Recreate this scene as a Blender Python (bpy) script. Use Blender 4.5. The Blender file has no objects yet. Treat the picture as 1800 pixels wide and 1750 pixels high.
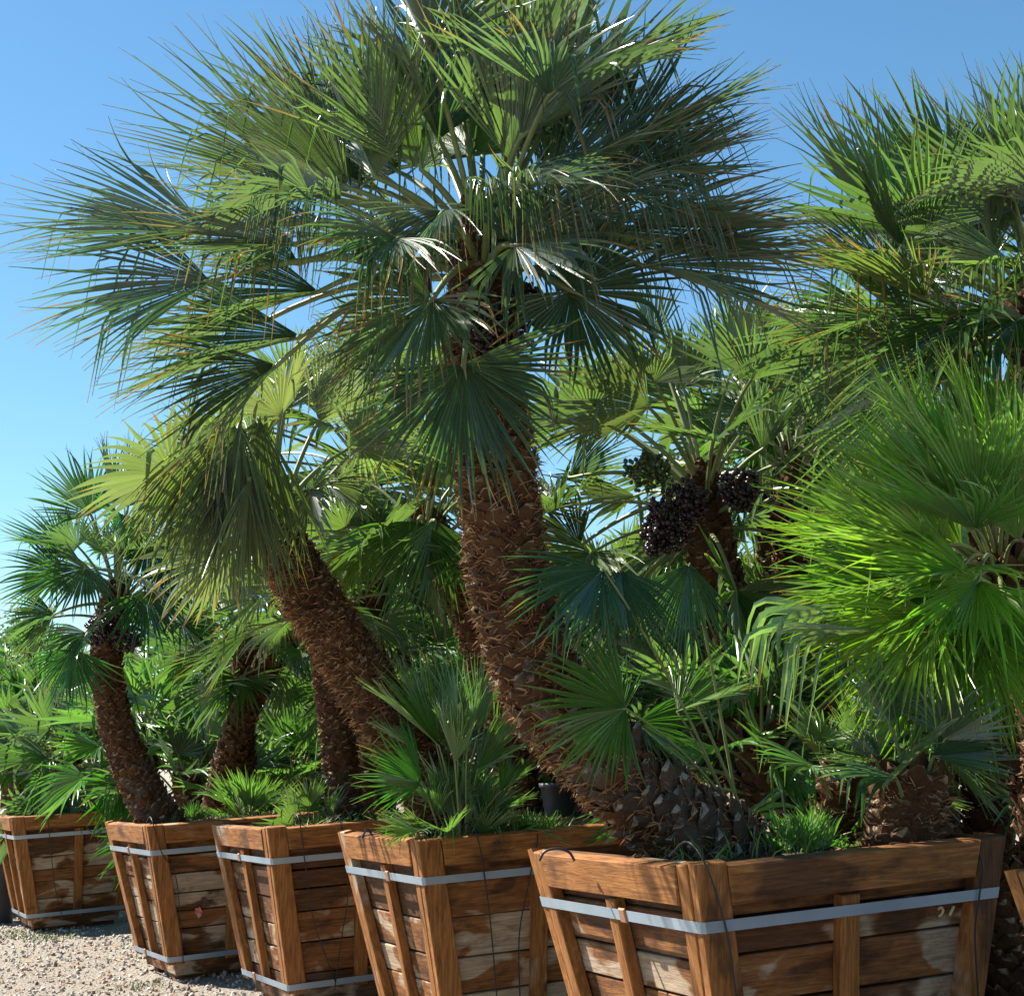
import bpy, math, random
import numpy as np
from mathutils import Vector, Matrix, Quaternion

# ------------------------------------------------------------------ camera, sky, sun
scn = bpy.context.scene
COL = scn.collection
rad = math.radians
F, PITCH, ROLL, HC = 2600.0, rad(9.374), rad(3.426), 1.381     # focal length in pixels of an 1800 px wide picture
_r0 = Vector((1, 0, 0)); _u0 = Vector((0, -math.sin(PITCH), math.cos(PITCH))); FWD = Vector((0, math.cos(PITCH), math.sin(PITCH)))
EX = _r0 * math.cos(ROLL) - _u0 * math.sin(ROLL)
EY = _r0 * math.sin(ROLL) + _u0 * math.cos(ROLL)
CAMP = Vector((0, 0, HC))
cd = bpy.data.cameras.new('camera'); cam = bpy.data.objects.new('camera', cd); COL.objects.link(cam)
cd.sensor_fit = 'HORIZONTAL'; cd.sensor_width = 36; cd.lens = 36 * F / 1800; cd.clip_start = .05; cd.clip_end = 2000
m3 = Matrix((EX, EY, -FWD)).transposed()
cam.matrix_world = Matrix.Translation(CAMP) @ m3.to_4x4()
scn.camera = cam

SUN_H = Vector((-.90, .43, 0)).normalized(); SUN_EL = rad(48)
SUN = Vector((SUN_H.x * math.cos(SUN_EL), SUN_H.y * math.cos(SUN_EL), math.sin(SUN_EL)))
w = bpy.data.worlds.new('World'); scn.world = w; w.use_nodes = True
wn = w.node_tree.nodes; wn.clear()
sky = wn.new('ShaderNodeTexSky'); sky.sky_type = 'NISHITA'; sky.sun_disc = False
sky.sun_elevation = SUN_EL; sky.sun_rotation = math.atan2(SUN_H.x, SUN_H.y)
sky.altitude = 300; sky.air_density = 1.0; sky.dust_density = .2; sky.ozone_density = 4.0
bg = wn.new('ShaderNodeBackground'); bg.inputs['Strength'].default_value = .061
wo = wn.new('ShaderNodeOutputWorld')
hsv = wn.new('ShaderNodeHueSaturation'); hsv.inputs['Saturation'].default_value = 1.12; hsv.inputs['Hue'].default_value = .487
w.node_tree.links.new(sky.outputs[0], hsv.inputs['Color']); w.node_tree.links.new(hsv.outputs[0], bg.inputs[0]); w.node_tree.links.new(bg.outputs[0], wo.inputs[0])
sl = bpy.data.lights.new('sun', 'SUN'); sl.energy = 5.0; sl.angle = rad(.5); sl.color = (1, .94, .85)
so = bpy.data.objects.new('sun', sl); COL.objects.link(so); so.rotation_euler = SUN.to_track_quat('Z', 'Y').to_euler()
so.location = (-6, 3, 9)
vs = scn.view_settings; vs.view_transform = 'Standard'; vs.look = 'None'; vs.exposure = 1.55; vs.gamma = 1; vs.use_curve_mapping = False

rng = np.random.default_rng(7)
def ray(px, py):
    return (FWD * F + EX * (px - 900) + EY * (875 - py)) / F
def at(px, py, y):
    d = ray(px, py); return CAMP + d * (y / d.y)
def onplane(px, py, p0, n):
    d = ray(px, py); return CAMP + d * ((p0 - CAMP).dot(n) / d.dot(n))
def V(*a): return Vector(a)
def unit(v): return v.normalized()

# ------------------------------------------------------------------ materials
class NT:
    def __init__(s, name):
        s.m = bpy.data.materials.new(name); s.m.use_nodes = True
        s.t = s.m.node_tree; s.t.nodes.clear(); s.out = s.t.nodes.new('ShaderNodeOutputMaterial')
    def n(s, ty, **kw):
        nd = s.t.nodes.new(ty)
        for k, v in kw.items():
            if k.startswith('i_'):
                key = k[2:]; key = int(key) if key.isdigit() else key.replace('_', ' ')
                s.put(nd.inputs[key], v)
            else: setattr(nd, k, v)
        return nd
    def put(s, sock, v):
        if isinstance(v, bpy.types.NodeSocket): s.t.links.new(v, sock)
        else: sock.default_value = v
    def math(s, op, a, b=0.0, c=0.0, clamp=False):
        nd = s.n('ShaderNodeMath', operation=op, use_clamp=clamp)
        for i, v in enumerate((a, b, c)): s.put(nd.inputs[i], v)
        return nd.outputs[0]
    def mix(s, f, a, b, mode='MIX'):
        nd = s.n('ShaderNodeMix', data_type='RGBA', blend_type=mode)
        s.put(nd.inputs[0], f); s.put(nd.inputs[6], a); s.put(nd.inputs[7], b); return nd.outputs[2]
    def ramp(s, f, stops):
        nd = s.n('ShaderNodeValToRGB'); e = nd.color_ramp.elements
        while len(e) < len(stops): e.new(.5)
        for q, (p, c) in zip(e, stops): q.position = p; q.color = c if len(c) == 4 else (*c, 1)
        s.put(nd.inputs[0], f); return nd.outputs[0]
    def noise(s, vec, scale, detail=4, rough=.55, dist=0):
        nd = s.n('ShaderNodeTexNoise', i_Scale=scale, i_Detail=detail, i_Roughness=rough, i_Distortion=dist)
        if vec is not None: s.put(nd.inputs['Vector'], vec)
        return nd.outputs['Fac']
    def coords(s, scale=(1, 1, 1), rnd=True):
        tc = s.n('ShaderNodeTexCoord').outputs['Object']
        mp = s.n('ShaderNodeMapping'); s.put(mp.inputs['Vector'], tc); mp.inputs['Scale'].default_value = scale
        if rnd:
            r = s.n('ShaderNodeObjectInfo').outputs['Random']
            k = s.n('ShaderNodeCombineXYZ', i_X=s.math('MULTIPLY', r, 91.7), i_Y=s.math('MULTIPLY', r, 53.1), i_Z=s.math('MULTIPLY', r, 37.3)).outputs[0]
            s.put(mp.inputs['Location'], k)
        return mp.outputs[0]
    def bump(s, h, dist=.01, strength=1.0):
        return s.n('ShaderNodeBump', i_Height=h, i_Distance=dist, i_Strength=strength).outputs[0]
    def done(s, base, rough=.7, spec=.3, metal=0, normal=None):
        p = s.n('ShaderNodeBsdfPrincipled'); s.put(p.inputs['Base Color'], base); s.put(p.inputs['Roughness'], rough)
        s.put(p.inputs['Specular IOR Level'], spec); s.put(p.inputs['Metallic'], metal)
        if normal is not None: s.put(p.inputs['Normal'], normal)
        s.t.links.new(p.outputs[0], s.out.inputs[0]); return s.m

M = {}
def leaf_mat(name):
    s = NT(name); oi = s.n('ShaderNodeObjectInfo')
    tip = s.n('ShaderNodeAttribute', attribute_name='tip').outputs['Fac']
    rn = s.n('ShaderNodeAttribute', attribute_name='rnd').outputs['Fac']
    co = s.coords((1, 1, 1)); ns = s.noise(co, 6, 3)
    v = s.math('ADD', .62, s.math('ADD', s.math('MULTIPLY', rn, .45), s.math('MULTIPLY', ns, .45)))
    hs = s.n('ShaderNodeHueSaturation', i_Color=oi.outputs['Color'], i_Value=v, i_Saturation=1.0,
             i_Hue=s.math('ADD', .485, s.math('MULTIPLY', s.math('ADD', rn, oi.outputs['Random']), .015))).outputs[0]
    # pale midrib side and yellow stripe towards the edge
    bf = s.n('ShaderNodeNewGeometry').outputs['Backfacing']
    hs = s.mix(s.math('MULTIPLY', bf, .34), hs, (.17, .20, .15, 1))
    # dry tips: amount by object alpha, per segment random
    th = s.math('SUBTRACT', 1.04, s.math('MULTIPLY', s.math('MULTIPLY', rn, rn), oi.outputs['Alpha']))
    dry = s.math('MULTIPLY', s.math('SUBTRACT', s.math('ADD', tip, s.math('MULTIPLY', s.math('SUBTRACT', ns, .5), .12)), th), 12, clamp=True)
    yel = s.math('MULTIPLY', s.math('SUBTRACT', tip, s.math('SUBTRACT', th, .16)), 5, clamp=True)
    hs = s.mix(s.math('MULTIPLY', yel, .35), hs, (.17, .17, .035, 1))
    base = s.mix(dry, hs, (.21, .125, .065, 1))
    p = s.n('ShaderNodeBsdfPrincipled', i_Base_Color=base, i_Roughness=s.math('ADD', .22, s.math('MULTIPLY', ns, .2)))
    p.inputs['Specular IOR Level'].default_value = .8; p.inputs['Coat Weight'].default_value = .45; p.inputs['Coat Roughness'].default_value = .3
    tr = s.n('ShaderNodeBsdfTranslucent', i_Color=s.mix(1.0, base, (1.7, 2.15, .65, 1), 'MULTIPLY'))
    mx = s.n('ShaderNodeMixShader', i_Fac=.30); s.t.links.new(p.outputs[0], mx.inputs[1]); s.t.links.new(tr.outputs[0], mx.inputs[2])
    s.t.links.new(mx.outputs[0], s.out.inputs[0]); return s.m
M['leaf'] = leaf_mat('palm_leaf')
s = NT('petiole'); co = s.coords((8, 8, 8)); M['petiole'] = s.done(s.mix(s.noise(co, 3), (.11, .15, .045, 1), (.22, .24, .10, 1)), .45, .4)
def bark(name, a, b, c):
    s = NT(name); co = s.coords((1, 1, 1)); n1 = s.noise(co, 9, 5, .6); n2 = s.noise(co, 60, 4, .7)
    col = s.ramp(s.math('ADD', s.math('MULTIPLY', n1, .6), s.math('MULTIPLY', n2, .4)), [(.32, a), (.52, b), (.7, c)])
    return s.done(col, .9, .1, 0, s.bump(n2, .02, .9))
M['trunk'] = bark('trunk_fibre_mat', (.022, .011, .006), (.06, .029, .014), (.13, .066, .03))
def boot(name, a, b, cut):
    s = NT(name); tip = s.n('ShaderNodeAttribute', attribute_name='tip').outputs['Fac']
    co = s.coords((1, 1, 1)); n1 = s.noise(co, 14, 4, .65); n2 = s.noise(co, 90, 3)
    r = s.n('ShaderNodeObjectInfo').outputs['Random']
    col = s.mix(s.math('ADD', s.math('MULTIPLY', n1, .7), s.math('MULTIPLY', r, .4), clamp=True), a, b)
    t2 = s.math('MULTIPLY', s.math('SUBTRACT', s.math('ADD', tip, s.math('MULTIPLY', n1, .5)), 1.19), 9, clamp=True)
    return s.done(s.mix(t2, col, cut), .85, .15, 0, s.bump(n2, .006, .8))
M['boot'] = boot('leaf_base_brown', (.026, .012, .006, 1), (.105, .051, .023, 1), (.31, .215, .13, 1))
M['boot_grey'] = boot('leaf_base_grey', (.03, .022, .017, 1), (.10, .072, .05, 1), (.33, .28, .22, 1))
s = NT('fibre'); r = s.n('ShaderNodeAttribute', attribute_name='rnd').outputs['Fac']
M['fibre'] = s.done(s.ramp(r, [(0, (.07, .03, .014)), (.6, (.24, .11, .045)), (1, (.42, .25, .12))]), .8, .2)
s = NT('berry'); co = s.coords((1, 1, 1)); M['berry'] = s.done(s.mix(s.noise(co, 20), (.012, .006, .010, 1), (.045, .016, .02, 1)), .35, .5)
s = NT('green_berry'); co = s.coords((1, 1, 1)); M['gberry'] = s.done(s.mix(s.noise(co, 20), (.02, .035, .008, 1), (.06, .09, .02, 1)), .4, .5)

def wood(name, grain, kind):
    s = NT(name)
    sc = {'x': (1.3, 9, 19), 'z': (19, 9, 1.3)}[grain]
    co = s.coords(sc); gr = s.noise(co, 5, 6, .65, .6); fine = s.noise(co, 26, 4, .7)
    co2 = s.coords({'x': (1, 1, 1.9), 'z': (1.9, 1, 1)}[grain]); st = s.noise(co2, {'plank': 3.1, 'post': 2.4, 'rail': 2.2}[kind], 3, .5, .5)
    st2 = s.noise(co2, 11, 3, .6)
    rn = s.n('ShaderNodeObjectInfo'); r = rn.outputs['Random']
    pal = s.n('ShaderNodeObjectInfo').outputs['Color']      # red channel: how weathered the piece is
    wv = s.n('ShaderNodeSeparateColor'); s.put(wv.inputs[0], pal); wth = wv.outputs[0]; dk = wv.outputs[1]
    brown = s.ramp(gr, [(.25, (.08, .03, .009)), (.5, (.21, .085, .026)), (.75, (.37, .17, .055))] if kind == 'plank' else [(.25, (.11, .038, .010)), (.5, (.27, .108, .028)), (.75, (.45, .205, .058))])
    grey = s.ramp(gr, [(.25, (.22, .15, .095)), (.55, (.42, .32, .22)), (.8, (.58, .48, .36))])
    dark = s.ramp(gr, [(.3, (.03, .014, .007)), (.7, (.11, .046, .018))])
    m1 = s.math('MULTIPLY', s.math('SUBTRACT', s.math('ADD', wth, s.math('MULTIPLY', s.math('SUBTRACT', st, .5), 2.6)), .42), 6, clamp=True)
    c = s.mix(m1, brown, grey)
    m2 = s.math('MULTIPLY', s.math('SUBTRACT', s.math('ADD', s.math('MULTIPLY', s.math('SUBTRACT', .5, st), 2.2), s.math('ADD', dk, s.math('MULTIPLY', s.math('SUBTRACT', st2, .5), .5))), .43), 5, clamp=True)
    c = s.mix(s.math('MULTIPLY', m2, .82), c, dark)
    gm = s.math('MULTIPLY', s.math('SUBTRACT', s.noise(s.coords({'x': (3, 3, 14), 'z': (14, 3, 3)}[grain]), 2.2, 5, .7), .5), 3.2, clamp=True)
    c = s.mix(gm, c, s.mix(1.0, c, (.38, .33, .29, 1), 'MULTIPLY'))
    # knots
    vo = s.n('ShaderNodeTexVoronoi', i_Scale=2.3); s.put(vo.inputs['Vector'], s.coords({'x': (1, 1.6, 2.2), 'z': (2.2, 1.6, 1)}[grain]))
    kn = s.math('MULTIPLY', s.math('SUBTRACT', .085, vo.outputs['Distance']), 22, clamp=True)
    c = s.mix(s.math('MULTIPLY', kn, .8), c, (.06, .024, .009, 1))
    c = s.mix(s.math('MULTIPLY', fine, .35), c, s.mix(1.0, c, (.55, .5, .45, 1), 'MULTIPLY'))
    h = s.math('ADD', s.math('MULTIPLY', gr, .6), s.math('MULTIPLY', fine, .4))
    return s.done(c, .72, .25, 0, s.bump(h, .004, .9))
for g in 'xz':
    for k in ('plank', 'post', 'rail'): M[k + g] = wood('%s_wood_%s' % (k, g), g, k)
s = NT('galvanised_steel'); co = s.coords((1, 1, 1)); n1 = s.noise(co, 5, 4)
M['steel'] = s.done(s.mix(n1, (.21, .27, .33, 1), (.38, .45, .51, 1)), s.math('ADD', .38, s.math('MULTIPLY', n1, .2)), .5, .45)
s = NT('rusty_seal'); M['seal'] = s.done((.33, .17, .10, 1), .5, .4, .4)
s = NT('soil'); co = s.coords((1, 1, 1)); n1 = s.noise(co, 22, 6, .7)
M['soil'] = s.done(s.ramp(n1, [(.3, (.03, .02, .013)), (.55, (.10, .07, .045)), (.72, (.28, .22, .15))]), .95, .1, 0, s.bump(n1, .05))
s = NT('gravel_ground'); co = s.coords((1, 1, 1), False); n1 = s.noise(co, .5, 5, .6); n2 = s.noise(co, 45, 5, .75)
vo = s.n('ShaderNodeTexVoronoi', i_Scale=38.0); s.put(vo.inputs['Vector'], co)
c = s.mix(n1, (.30, .26, .21, 1), (.43, .39, .33, 1)); c = s.mix(s.math('MULTIPLY', n2, .7), c, s.mix(1.0, c, (.45, .42, .4, 1), 'MULTIPLY'))
M['ground'] = s.done(c, .9, .15, 0, s.bump(s.math('ADD', s.math('MULTIPLY', vo.outputs['Distance'], -1), n2), .02, 1))
s = NT('pebble'); r = s.n('ShaderNodeAttribute', attribute_name='rnd').outputs['Fac']
M['pebble'] = s.done(s.ramp(r, [(0, (.16, .11, .08)), (.3, (.36, .30, .23)), (.6, (.47, .42, .36)), (.85, (.56, .52, .48)), (1, (.30, .28, .28))]), .85, .2)
s = NT('black_plastic'); co = s.coords((1, 1, 1)); M['pot'] = s.done(s.mix(s.noise(co, 6), (.035, .037, .042, 1), (.085, .085, .09, 1)), .5, .4)
s = NT('drip_tube'); M['tube'] = s.done((.018, .018, .02, 1), .45, .4)
s = NT('chalk'); M['chalk'] = s.done((.62, .52, .28, 1), .8, .2)
s = NT('pink_paper'); co = s.coords((1, 1, 1)); M['paper'] = s.done(s.mix(s.noise(co, 40), (.55, .13, .11, 1), (.75, .38, .30, 1)), .8, .2)
s = NT('broadleaf'); r = s.n('ShaderNodeAttribute', attribute_name='rnd').outputs['Fac']
c = s.ramp(r, [(0, (.05, .08, .03)), (.6, (.09, .13, .05)), (1, (.14, .18, .07))])
p = s.n('ShaderNodeBsdfPrincipled', i_Base_Color=c, i_Roughness=.6); tr = s.n('ShaderNodeBsdfTranslucent', i_Color=s.mix(1.0, c, (1.5, 2, .9, 1), 'MULTIPLY'))
mx = s.n('ShaderNodeMixShader', i_Fac=.3); s.t.links.new(p.outputs[0], mx.inputs[1]); s.t.links.new(tr.outputs[0], mx.inputs[2]); s.t.links.new(mx.outputs[0], s.out.inputs[0])
M['broadleaf'] = s.m
s = NT('grass_blade'); r = s.n('ShaderNodeAttribute', attribute_name='rnd').outputs['Fac']
c = s.ramp(r, [(0, (.05, .10, .015)), (.7, (.10, .19, .03)), (1, (.30, .26, .10))])
M['grass'] = s.done(c, .5, .3)

# ------------------------------------------------------------------ mesh helpers
def mesh_np(name, verts, quads, mat, attrs=None, smooth=False):
    """verts (n,3), faces (m,4) or (m,3) numpy arrays, attrs {name: per-vertex floats}"""
    me = bpy.data.meshes.new(name); verts = np.asarray(verts, np.float32); quads = np.asarray(quads, np.int32)
    k = quads.shape[1]
    me.vertices.add(len(verts)); me.vertices.foreach_set('co', verts.ravel())
    me.loops.add(quads.size); me.loops.foreach_set('vertex_index', quads.ravel())
    me.polygons.add(len(quads)); me.polygons.foreach_set('loop_start', np.arange(0, quads.size, k, dtype=np.int32))
    me.polygons.foreach_set('use_smooth', np.full(len(quads), smooth))
    for a, v in (attrs or {}).items():
        at_ = me.attributes.new(a, 'FLOAT', 'POINT'); at_.data.foreach_set('value', np.asarray(v, np.float32))
    me.update(); me.validate()
    me.materials.append(M[mat] if isinstance(mat, str) else mat)
    return me
def mk(name, me, parent=None, loc=None, kind=None, color=None):
    o = bpy.data.objects.new(name, me); COL.objects.link(o)
    if parent is not None: o.parent = parent
    if loc is not None: o.location = loc
    if kind: o['kind'] = kind
    if color: o.color = color
    return o
def tag(o, label, cat, group=None):
    o['label'] = label; o['category'] = cat
    if group: o['group'] = group
    return o
def thing(name, label, cat, loc, group=None):
    return tag(mk(name, None, None, loc), label, cat, group)
def child(o, parent):
    """parent while keeping world placement (parents here are unrotated empties)"""
    o.parent = parent; o.location = o.location - parent.location
    return o
def tube_np(pts, radii, sides=6):
    pts = np.asarray(pts, float); n = len(pts); radii = np.broadcast_to(radii, (n,))
    t = np.gradient(pts, axis=0); t /= np.linalg.norm(t, axis=1)[:, None] + 1e-9
    ref = np.array([0.0, 0, 1]) if abs(t[0, 2]) < .9 else np.array([1.0, 0, 0])
    vs_, u = [], np.cross(t[0], ref); u /= np.linalg.norm(u)
    for i in range(n):
        u = u - t[i] * (u @ t[i]); u /= np.linalg.norm(u) + 1e-9; b = np.cross(t[i], u)
        a = np.arange(sides) * 2 * np.pi / sides
        vs_.append(pts[i] + radii[i] * (np.cos(a)[:, None] * u + np.sin(a)[:, None] * b))
    vs_ = np.concatenate(vs_)
    i, j = np.meshgrid(np.arange(n - 1), np.arange(sides), indexing='ij'); j2 = (j + 1) % sides
    q = np.stack([i * sides + j, i * sides + j2, (i + 1) * sides + j2, (i + 1) * sides + j], -1).reshape(-1, 4)
    return vs_, q
def cat(parts):
    vs_, qs, off = [], [], 0
    for v, q in parts: vs_.append(v); qs.append(q + off); off += len(v)
    return np.concatenate(vs_), np.concatenate(qs)
def spline(pts, n):
    p = np.asarray([tuple(x) for x in pts], float); p = np.concatenate([[2 * p[0] - p[1]], p, [2 * p[-1] - p[-2]]])
    out = []; m = len(p) - 3
    for k in np.linspace(0, m - 1e-6, n):
        i = int(k); t = k - i; a, b, c, d = p[i:i + 4]
        out.append(.5 * ((2 * b) + (-a + c) * t + (2 * a - 5 * b + 4 * c - d) * t * t + (-a + 3 * b - 3 * c + d) * t ** 3))
    return np.array(out)
def ico_np():
    import bmesh
    bm = bmesh.new(); bmesh.ops.create_icosphere(bm, subdivisions=1, radius=1)
    v = np.array([x.co[:] for x in bm.verts]); f = np.array([[x.index for x in q.verts] for q in bm.faces]); bm.free(); return v, f
ICO = ico_np()

# ------------------------------------------------------------------ fan fronds
ST_HI = np.array([.03, .2, .38, .52, .60, .68, .78, .88, .95, 1.0]); ST_LO = np.array([.03, .3, .5, .68, .86, 1.0])
def fan_np(hub, a, n, R, spread, fold, droop, nseg, kink=.08, split=.52, hi=True, rg=rng, wid=1.0, lobes=.35):
    st = ST_HI if hi else ST_LO
    a = np.array(a, float); a /= np.linalg.norm(a); n = np.array(n, float); n -= a * (n @ a); n /= np.linalg.norm(n) + 1e-9
    b = np.cross(n, a); S, K = nseg, len(st)
    phi = np.linspace(-spread, spread, S); dphi = 2 * spread / (S - 1)
    L = R * (1 - lobes * (np.abs(phi) / np.pi) ** 1.4) * rg.uniform(.88, 1.04, S) * np.where(rg.random(S) < .07, rg.uniform(.55, .85, S), 1.0)
    f = fold + rg.normal(0, .03, S)
    cosf, sinf = np.cos(f), np.sin(f)
    d0 = np.cos(phi)[:, None] * a + (np.sin(phi) * cosf)[:, None] * b + (np.abs(np.sin(phi)) * sinf)[:, None] * n
    w = -np.sin(phi)[:, None] * a + (np.cos(phi) * cosf)[:, None] * b + (np.sign(phi) * np.cos(phi) * sinf)[:, None] * n
    w /= np.linalg.norm(w, axis=1)[:, None]
    dr = droop * rg.uniform(.75, 1.3, S)
    fx = np.where(rg.random(S) < .5, rg.normal(0, .15, S), rg.normal(0, .05, S))       # sideways wander of free tips
    fz = rg.normal(0, .14, S)
    kk = rg.random(S) < kink; kt = rg.uniform(.3, .66, S)
    Z = np.array([0, 0, -1.0]); P = np.zeros((S, K, 3)); D = np.zeros((S, K, 3)); pos = hub + d0 * (L * st[0])[:, None]
    P[:, 0] = pos; D[:, 0] = d0; nn = np.cross(d0, w)
    for k in range(1, K):
        t = st[k]; u = max(0, (t - split) / (1 - split))
        dd = d0 + Z * (dr * t ** 1.8)[:, None] + w * (fx * u * 2)[:, None] + nn * (fz * u * 1.6)[:, None]
        kd = np.clip((t - kt) / .2, 0, 1) * kk
        dd = dd * (1 - .75 * kd)[:, None] + Z * (1.0 * kd)[:, None]
        dd /= np.linalg.norm(dd, axis=1)[:, None]
        pos = pos + dd * (L * (st[k] - st[k - 1]))[:, None]; P[:, k] = pos; D[:, k] = dd
    u = np.clip((st - split) / (1 - split), 0, 1)
    hws = np.tan(dphi / 2) * split * wid
    prof = np.where(st <= split, st * np.tan(dphi / 2), hws * np.clip(1 - u ** 1.7, .0, 1) * (1 - .2 * np.minimum(u * 4, 1)))
    prof = np.maximum(prof, .0012 / R)
    HW = L[:, None] * prof[None]
    W = w[:, None, :] - D * np.sum(w[:, None, :] * D, -1, keepdims=True); W /= np.linalg.norm(W, axis=-1, keepdims=True) + 1e-9
    tw = rg.normal(0, .55, S)[:, None] * u[None]
    NN = np.cross(D, W)
    W2 = W * np.cos(tw)[..., None] + NN * np.sin(tw)[..., None]; N2 = np.cross(D, W2)
    vd = .58
    Vt = np.stack([P - W2 * HW[..., None] + N2 * (HW * vd)[..., None], P - N2 * (HW * vd)[..., None], P + W2 * HW[..., None] + N2 * (HW * vd)[..., None]], 2)
    i, k, c = np.meshgrid(np.arange(S), np.arange(K - 1), np.arange(2), indexing='ij')
    id_ = lambda i, k, c: (i * K + k) * 3 + c
    q = np.stack([id_(i, k, c), id_(i, k + 1, c), id_(i, k + 1, c + 1), id_(i, k, c + 1)], -1).reshape(-1, 4)
    # orientation: the front faces the upper side (+n)
    tip = np.broadcast_to(st[None, :, None], (S, K, 3)).ravel()
    rn = np.broadcast_to(rg.random(S)[:, None, None], (S, K, 3)).ravel()
    if np.dot(np.cross(d0[S // 2], w[S // 2]), n) < 0: q = q[:, ::-1]
    return Vt.reshape(-1, 3), q, tip, rn
def bez(p0, c, p1, n):
    t = np.linspace(0, 1, n)[:, None]; return (1 - t) ** 2 * p0 + 2 * t * (1 - t) * c + t * t * p1
def frond(palm, base, hub, a, n, R, spread=1.7, fold=.4, droop=.2, nseg=42, kink=.08, tone=(.05, .1, .03), dry=.3, hi=True, up=None, pr=.011, wid=1.0, sub=True, rg=rng):
    """one leaf: blade mesh (frond) whose stalk is its child (petiole); low detail leaves carry the stalk in the same mesh"""
    base = np.array(base, float); hub = np.array(hub, float)
    up = np.array(up if up is not None else (0, 0, 1.0)); ln = np.linalg.norm(hub - base)
    ctrl = base + (hub - base) * .45 + up * ln * .16
    pp = bez(base, ctrl, hub, 9 if hi else 5); pr_ = np.linspace(pr * 1.45, pr * .8, len(pp))
    pe = np.array(a, float) / np.linalg.norm(a)
    pp2 = np.concatenate([pp, [hub + pe * R * .10]]); pr2 = np.concatenate([pr_, [pr * .25]])
    v, q, tip, rn = fan_np(hub, a, n, R, spread, fold, droop, nseg, kink, hi=hi, rg=rg, wid=wid)
    org = np.array(palm.location)
    tv, tq = tube_np(pp2, pr2, 6 if hi else 4)
    col = (*tone, dry)
    if sub:
        o = mk('frond', mesh_np('frond', v - hub, q, 'leaf', {'tip': tip, 'rnd': rn}), palm, hub - org, color=col)
        mk('petiole', mesh_np('petiole', tv - hub, tq, 'petiole', None, True), o)
    else:
        V2, Q2 = cat([(v, q), (tv, tq)])
        me = mesh_np('frond', V2 - hub, Q2, 'leaf', {'tip': np.concatenate([tip, np.zeros(len(tv))]), 'rnd': np.concatenate([rn, np.full(len(tv), .3)])})
        me.materials.append(M['petiole'])
        mi = np.zeros(len(Q2), np.int32); mi[len(q):] = 1; me.polygons.foreach_set('material_index', mi)
        o = mk('frond', me, palm, hub - org, color=col)
    return o
def jit(tone, rg=rng, k=.16):
    f = rg.uniform(1 - k, 1 + k); return (tone[0] * f * rg.uniform(.85, 1.2), tone[1] * f, tone[2] * f * rg.uniform(.8, 1.2))
def manual(palm, crown, depth, rows, tone, dry=.3, nseg=44, up=(0, 0, 1), hi=True, pr=.011, wid=1.0, sub=True):
    """rows: hub pixel + depth offset, tip pixel + depth offset, half spread, fold, droop, tilt towards camera (deg), kink share [, tone]"""
    crown = np.array(crown, float); cd_ = np.array([0, -1.0, 0])
    for r in rows:
        (hx, hy, hd), (tx, ty, td), sp, fo, dr, ti, ki = r[:7]
        tn = r[7] if len(r) > 7 else tone
        if sp < 110:
            fo += 5; side_ = abs(tx - hx) > abs(ty - hy) * .9
            sp *= .66 if (side_ and len(rows) > 30) else .88
        hub = np.array(at(hx, hy, depth + hd)); ki = ki + (.12 if len(rows) > 30 else 0); tp = np.array(at(tx, ty, depth + td)); a = (tp - hub) * (1.07 if len(rows) > 30 else 1.0); R = np.linalg.norm(a); a /= R
        out = hub - crown; out[2] = 0; out /= np.linalg.norm(out) + 1e-6
        base_n = np.array([0, 0, 1.0]) + .25 * out
        base_n -= a * (base_n @ a); base_n /= np.linalg.norm(base_n) + 1e-6
        side = cd_ - a * (cd_ @ a); side = side - base_n * (side @ base_n); ls = np.linalg.norm(side)
        if ls < .05: side = np.cross(a, base_n)
        else: side /= ls
        n = base_n * math.cos(rad(ti)) + side * math.sin(rad(ti))
        dv = hub - crown; b0 = crown + dv / (np.linalg.norm(dv) + 1e-6) * .07 - np.array(up) * rng.uniform(0, .12)
        frond(palm, b0, hub, a, n, R * 1.06, rad(sp), rad(fo), dr, nseg, ki, jit(tn), dry * rng.uniform(.5, 1.4), hi, up, pr, wid, sub)
def auto(palm, crown, up, n, pet, R, tone, dry=.3, inc=(12, 118), nseg=34, hi=True, sub=False, droop=.3, spread=110, fold=25, kink=.08, az0=0, rg=rng, pr=.009, skip=None, wid=1.0):
    spread *= .92
    crown = np.array(crown, float); up = np.array(up, float); up /= np.linalg.norm(up)
    x = np.cross(up, [0, 1.0, .1]); x /= np.linalg.norm(x); y = np.cross(up, x)
    for i in range(n):
        f = (i + .5) / n; th = rad(inc[0] + (inc[1] - inc[0]) * f ** .9 + rg.normal(0, 6)); az = az0 + i * 2.39996 + rg.normal(0, .15)
        h = x * math.cos(az) + y * math.sin(az)
        if skip is not None and skip(h, th): continue
        p = up * math.cos(th) + h * math.sin(th)
        p = p + np.array([0, 0, -1.0]) * .12 * f; p /= np.linalg.norm(p)
        ln = pet * rg.uniform(.75, 1.15) * (.7 + .3 * min(1, f * 3)); r = R * rg.uniform(.8, 1.1) * (.8 + .2 * min(1, f * 4))
        b0 = crown + p * .05 - up * (.22 * f); hub = crown + p * ln - up * .1 * f
        a = p + np.array([0, 0, -1.0]) * (.12 + .5 * f) * rg.uniform(.4, 1.5) + h * .15; a /= np.linalg.norm(a)
        nn = up + h * -.2 * (1 - f) + h * .5 * f + rg.normal(0, .35, 3)
        frond(palm, b0, hub, a, nn, r, rad(spread * rg.uniform(.8, 1.15)), rad(fold * rg.uniform(.5, 1.5)), droop * (.35 + f) * rg.uniform(.6, 1.4), nseg, kink * (.4 + f),
              jit(tone, rg), dry * (.25 + .7 * f) * rg.uniform(.5, 1.4), hi, up, pr, wid, sub, rg)

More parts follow.
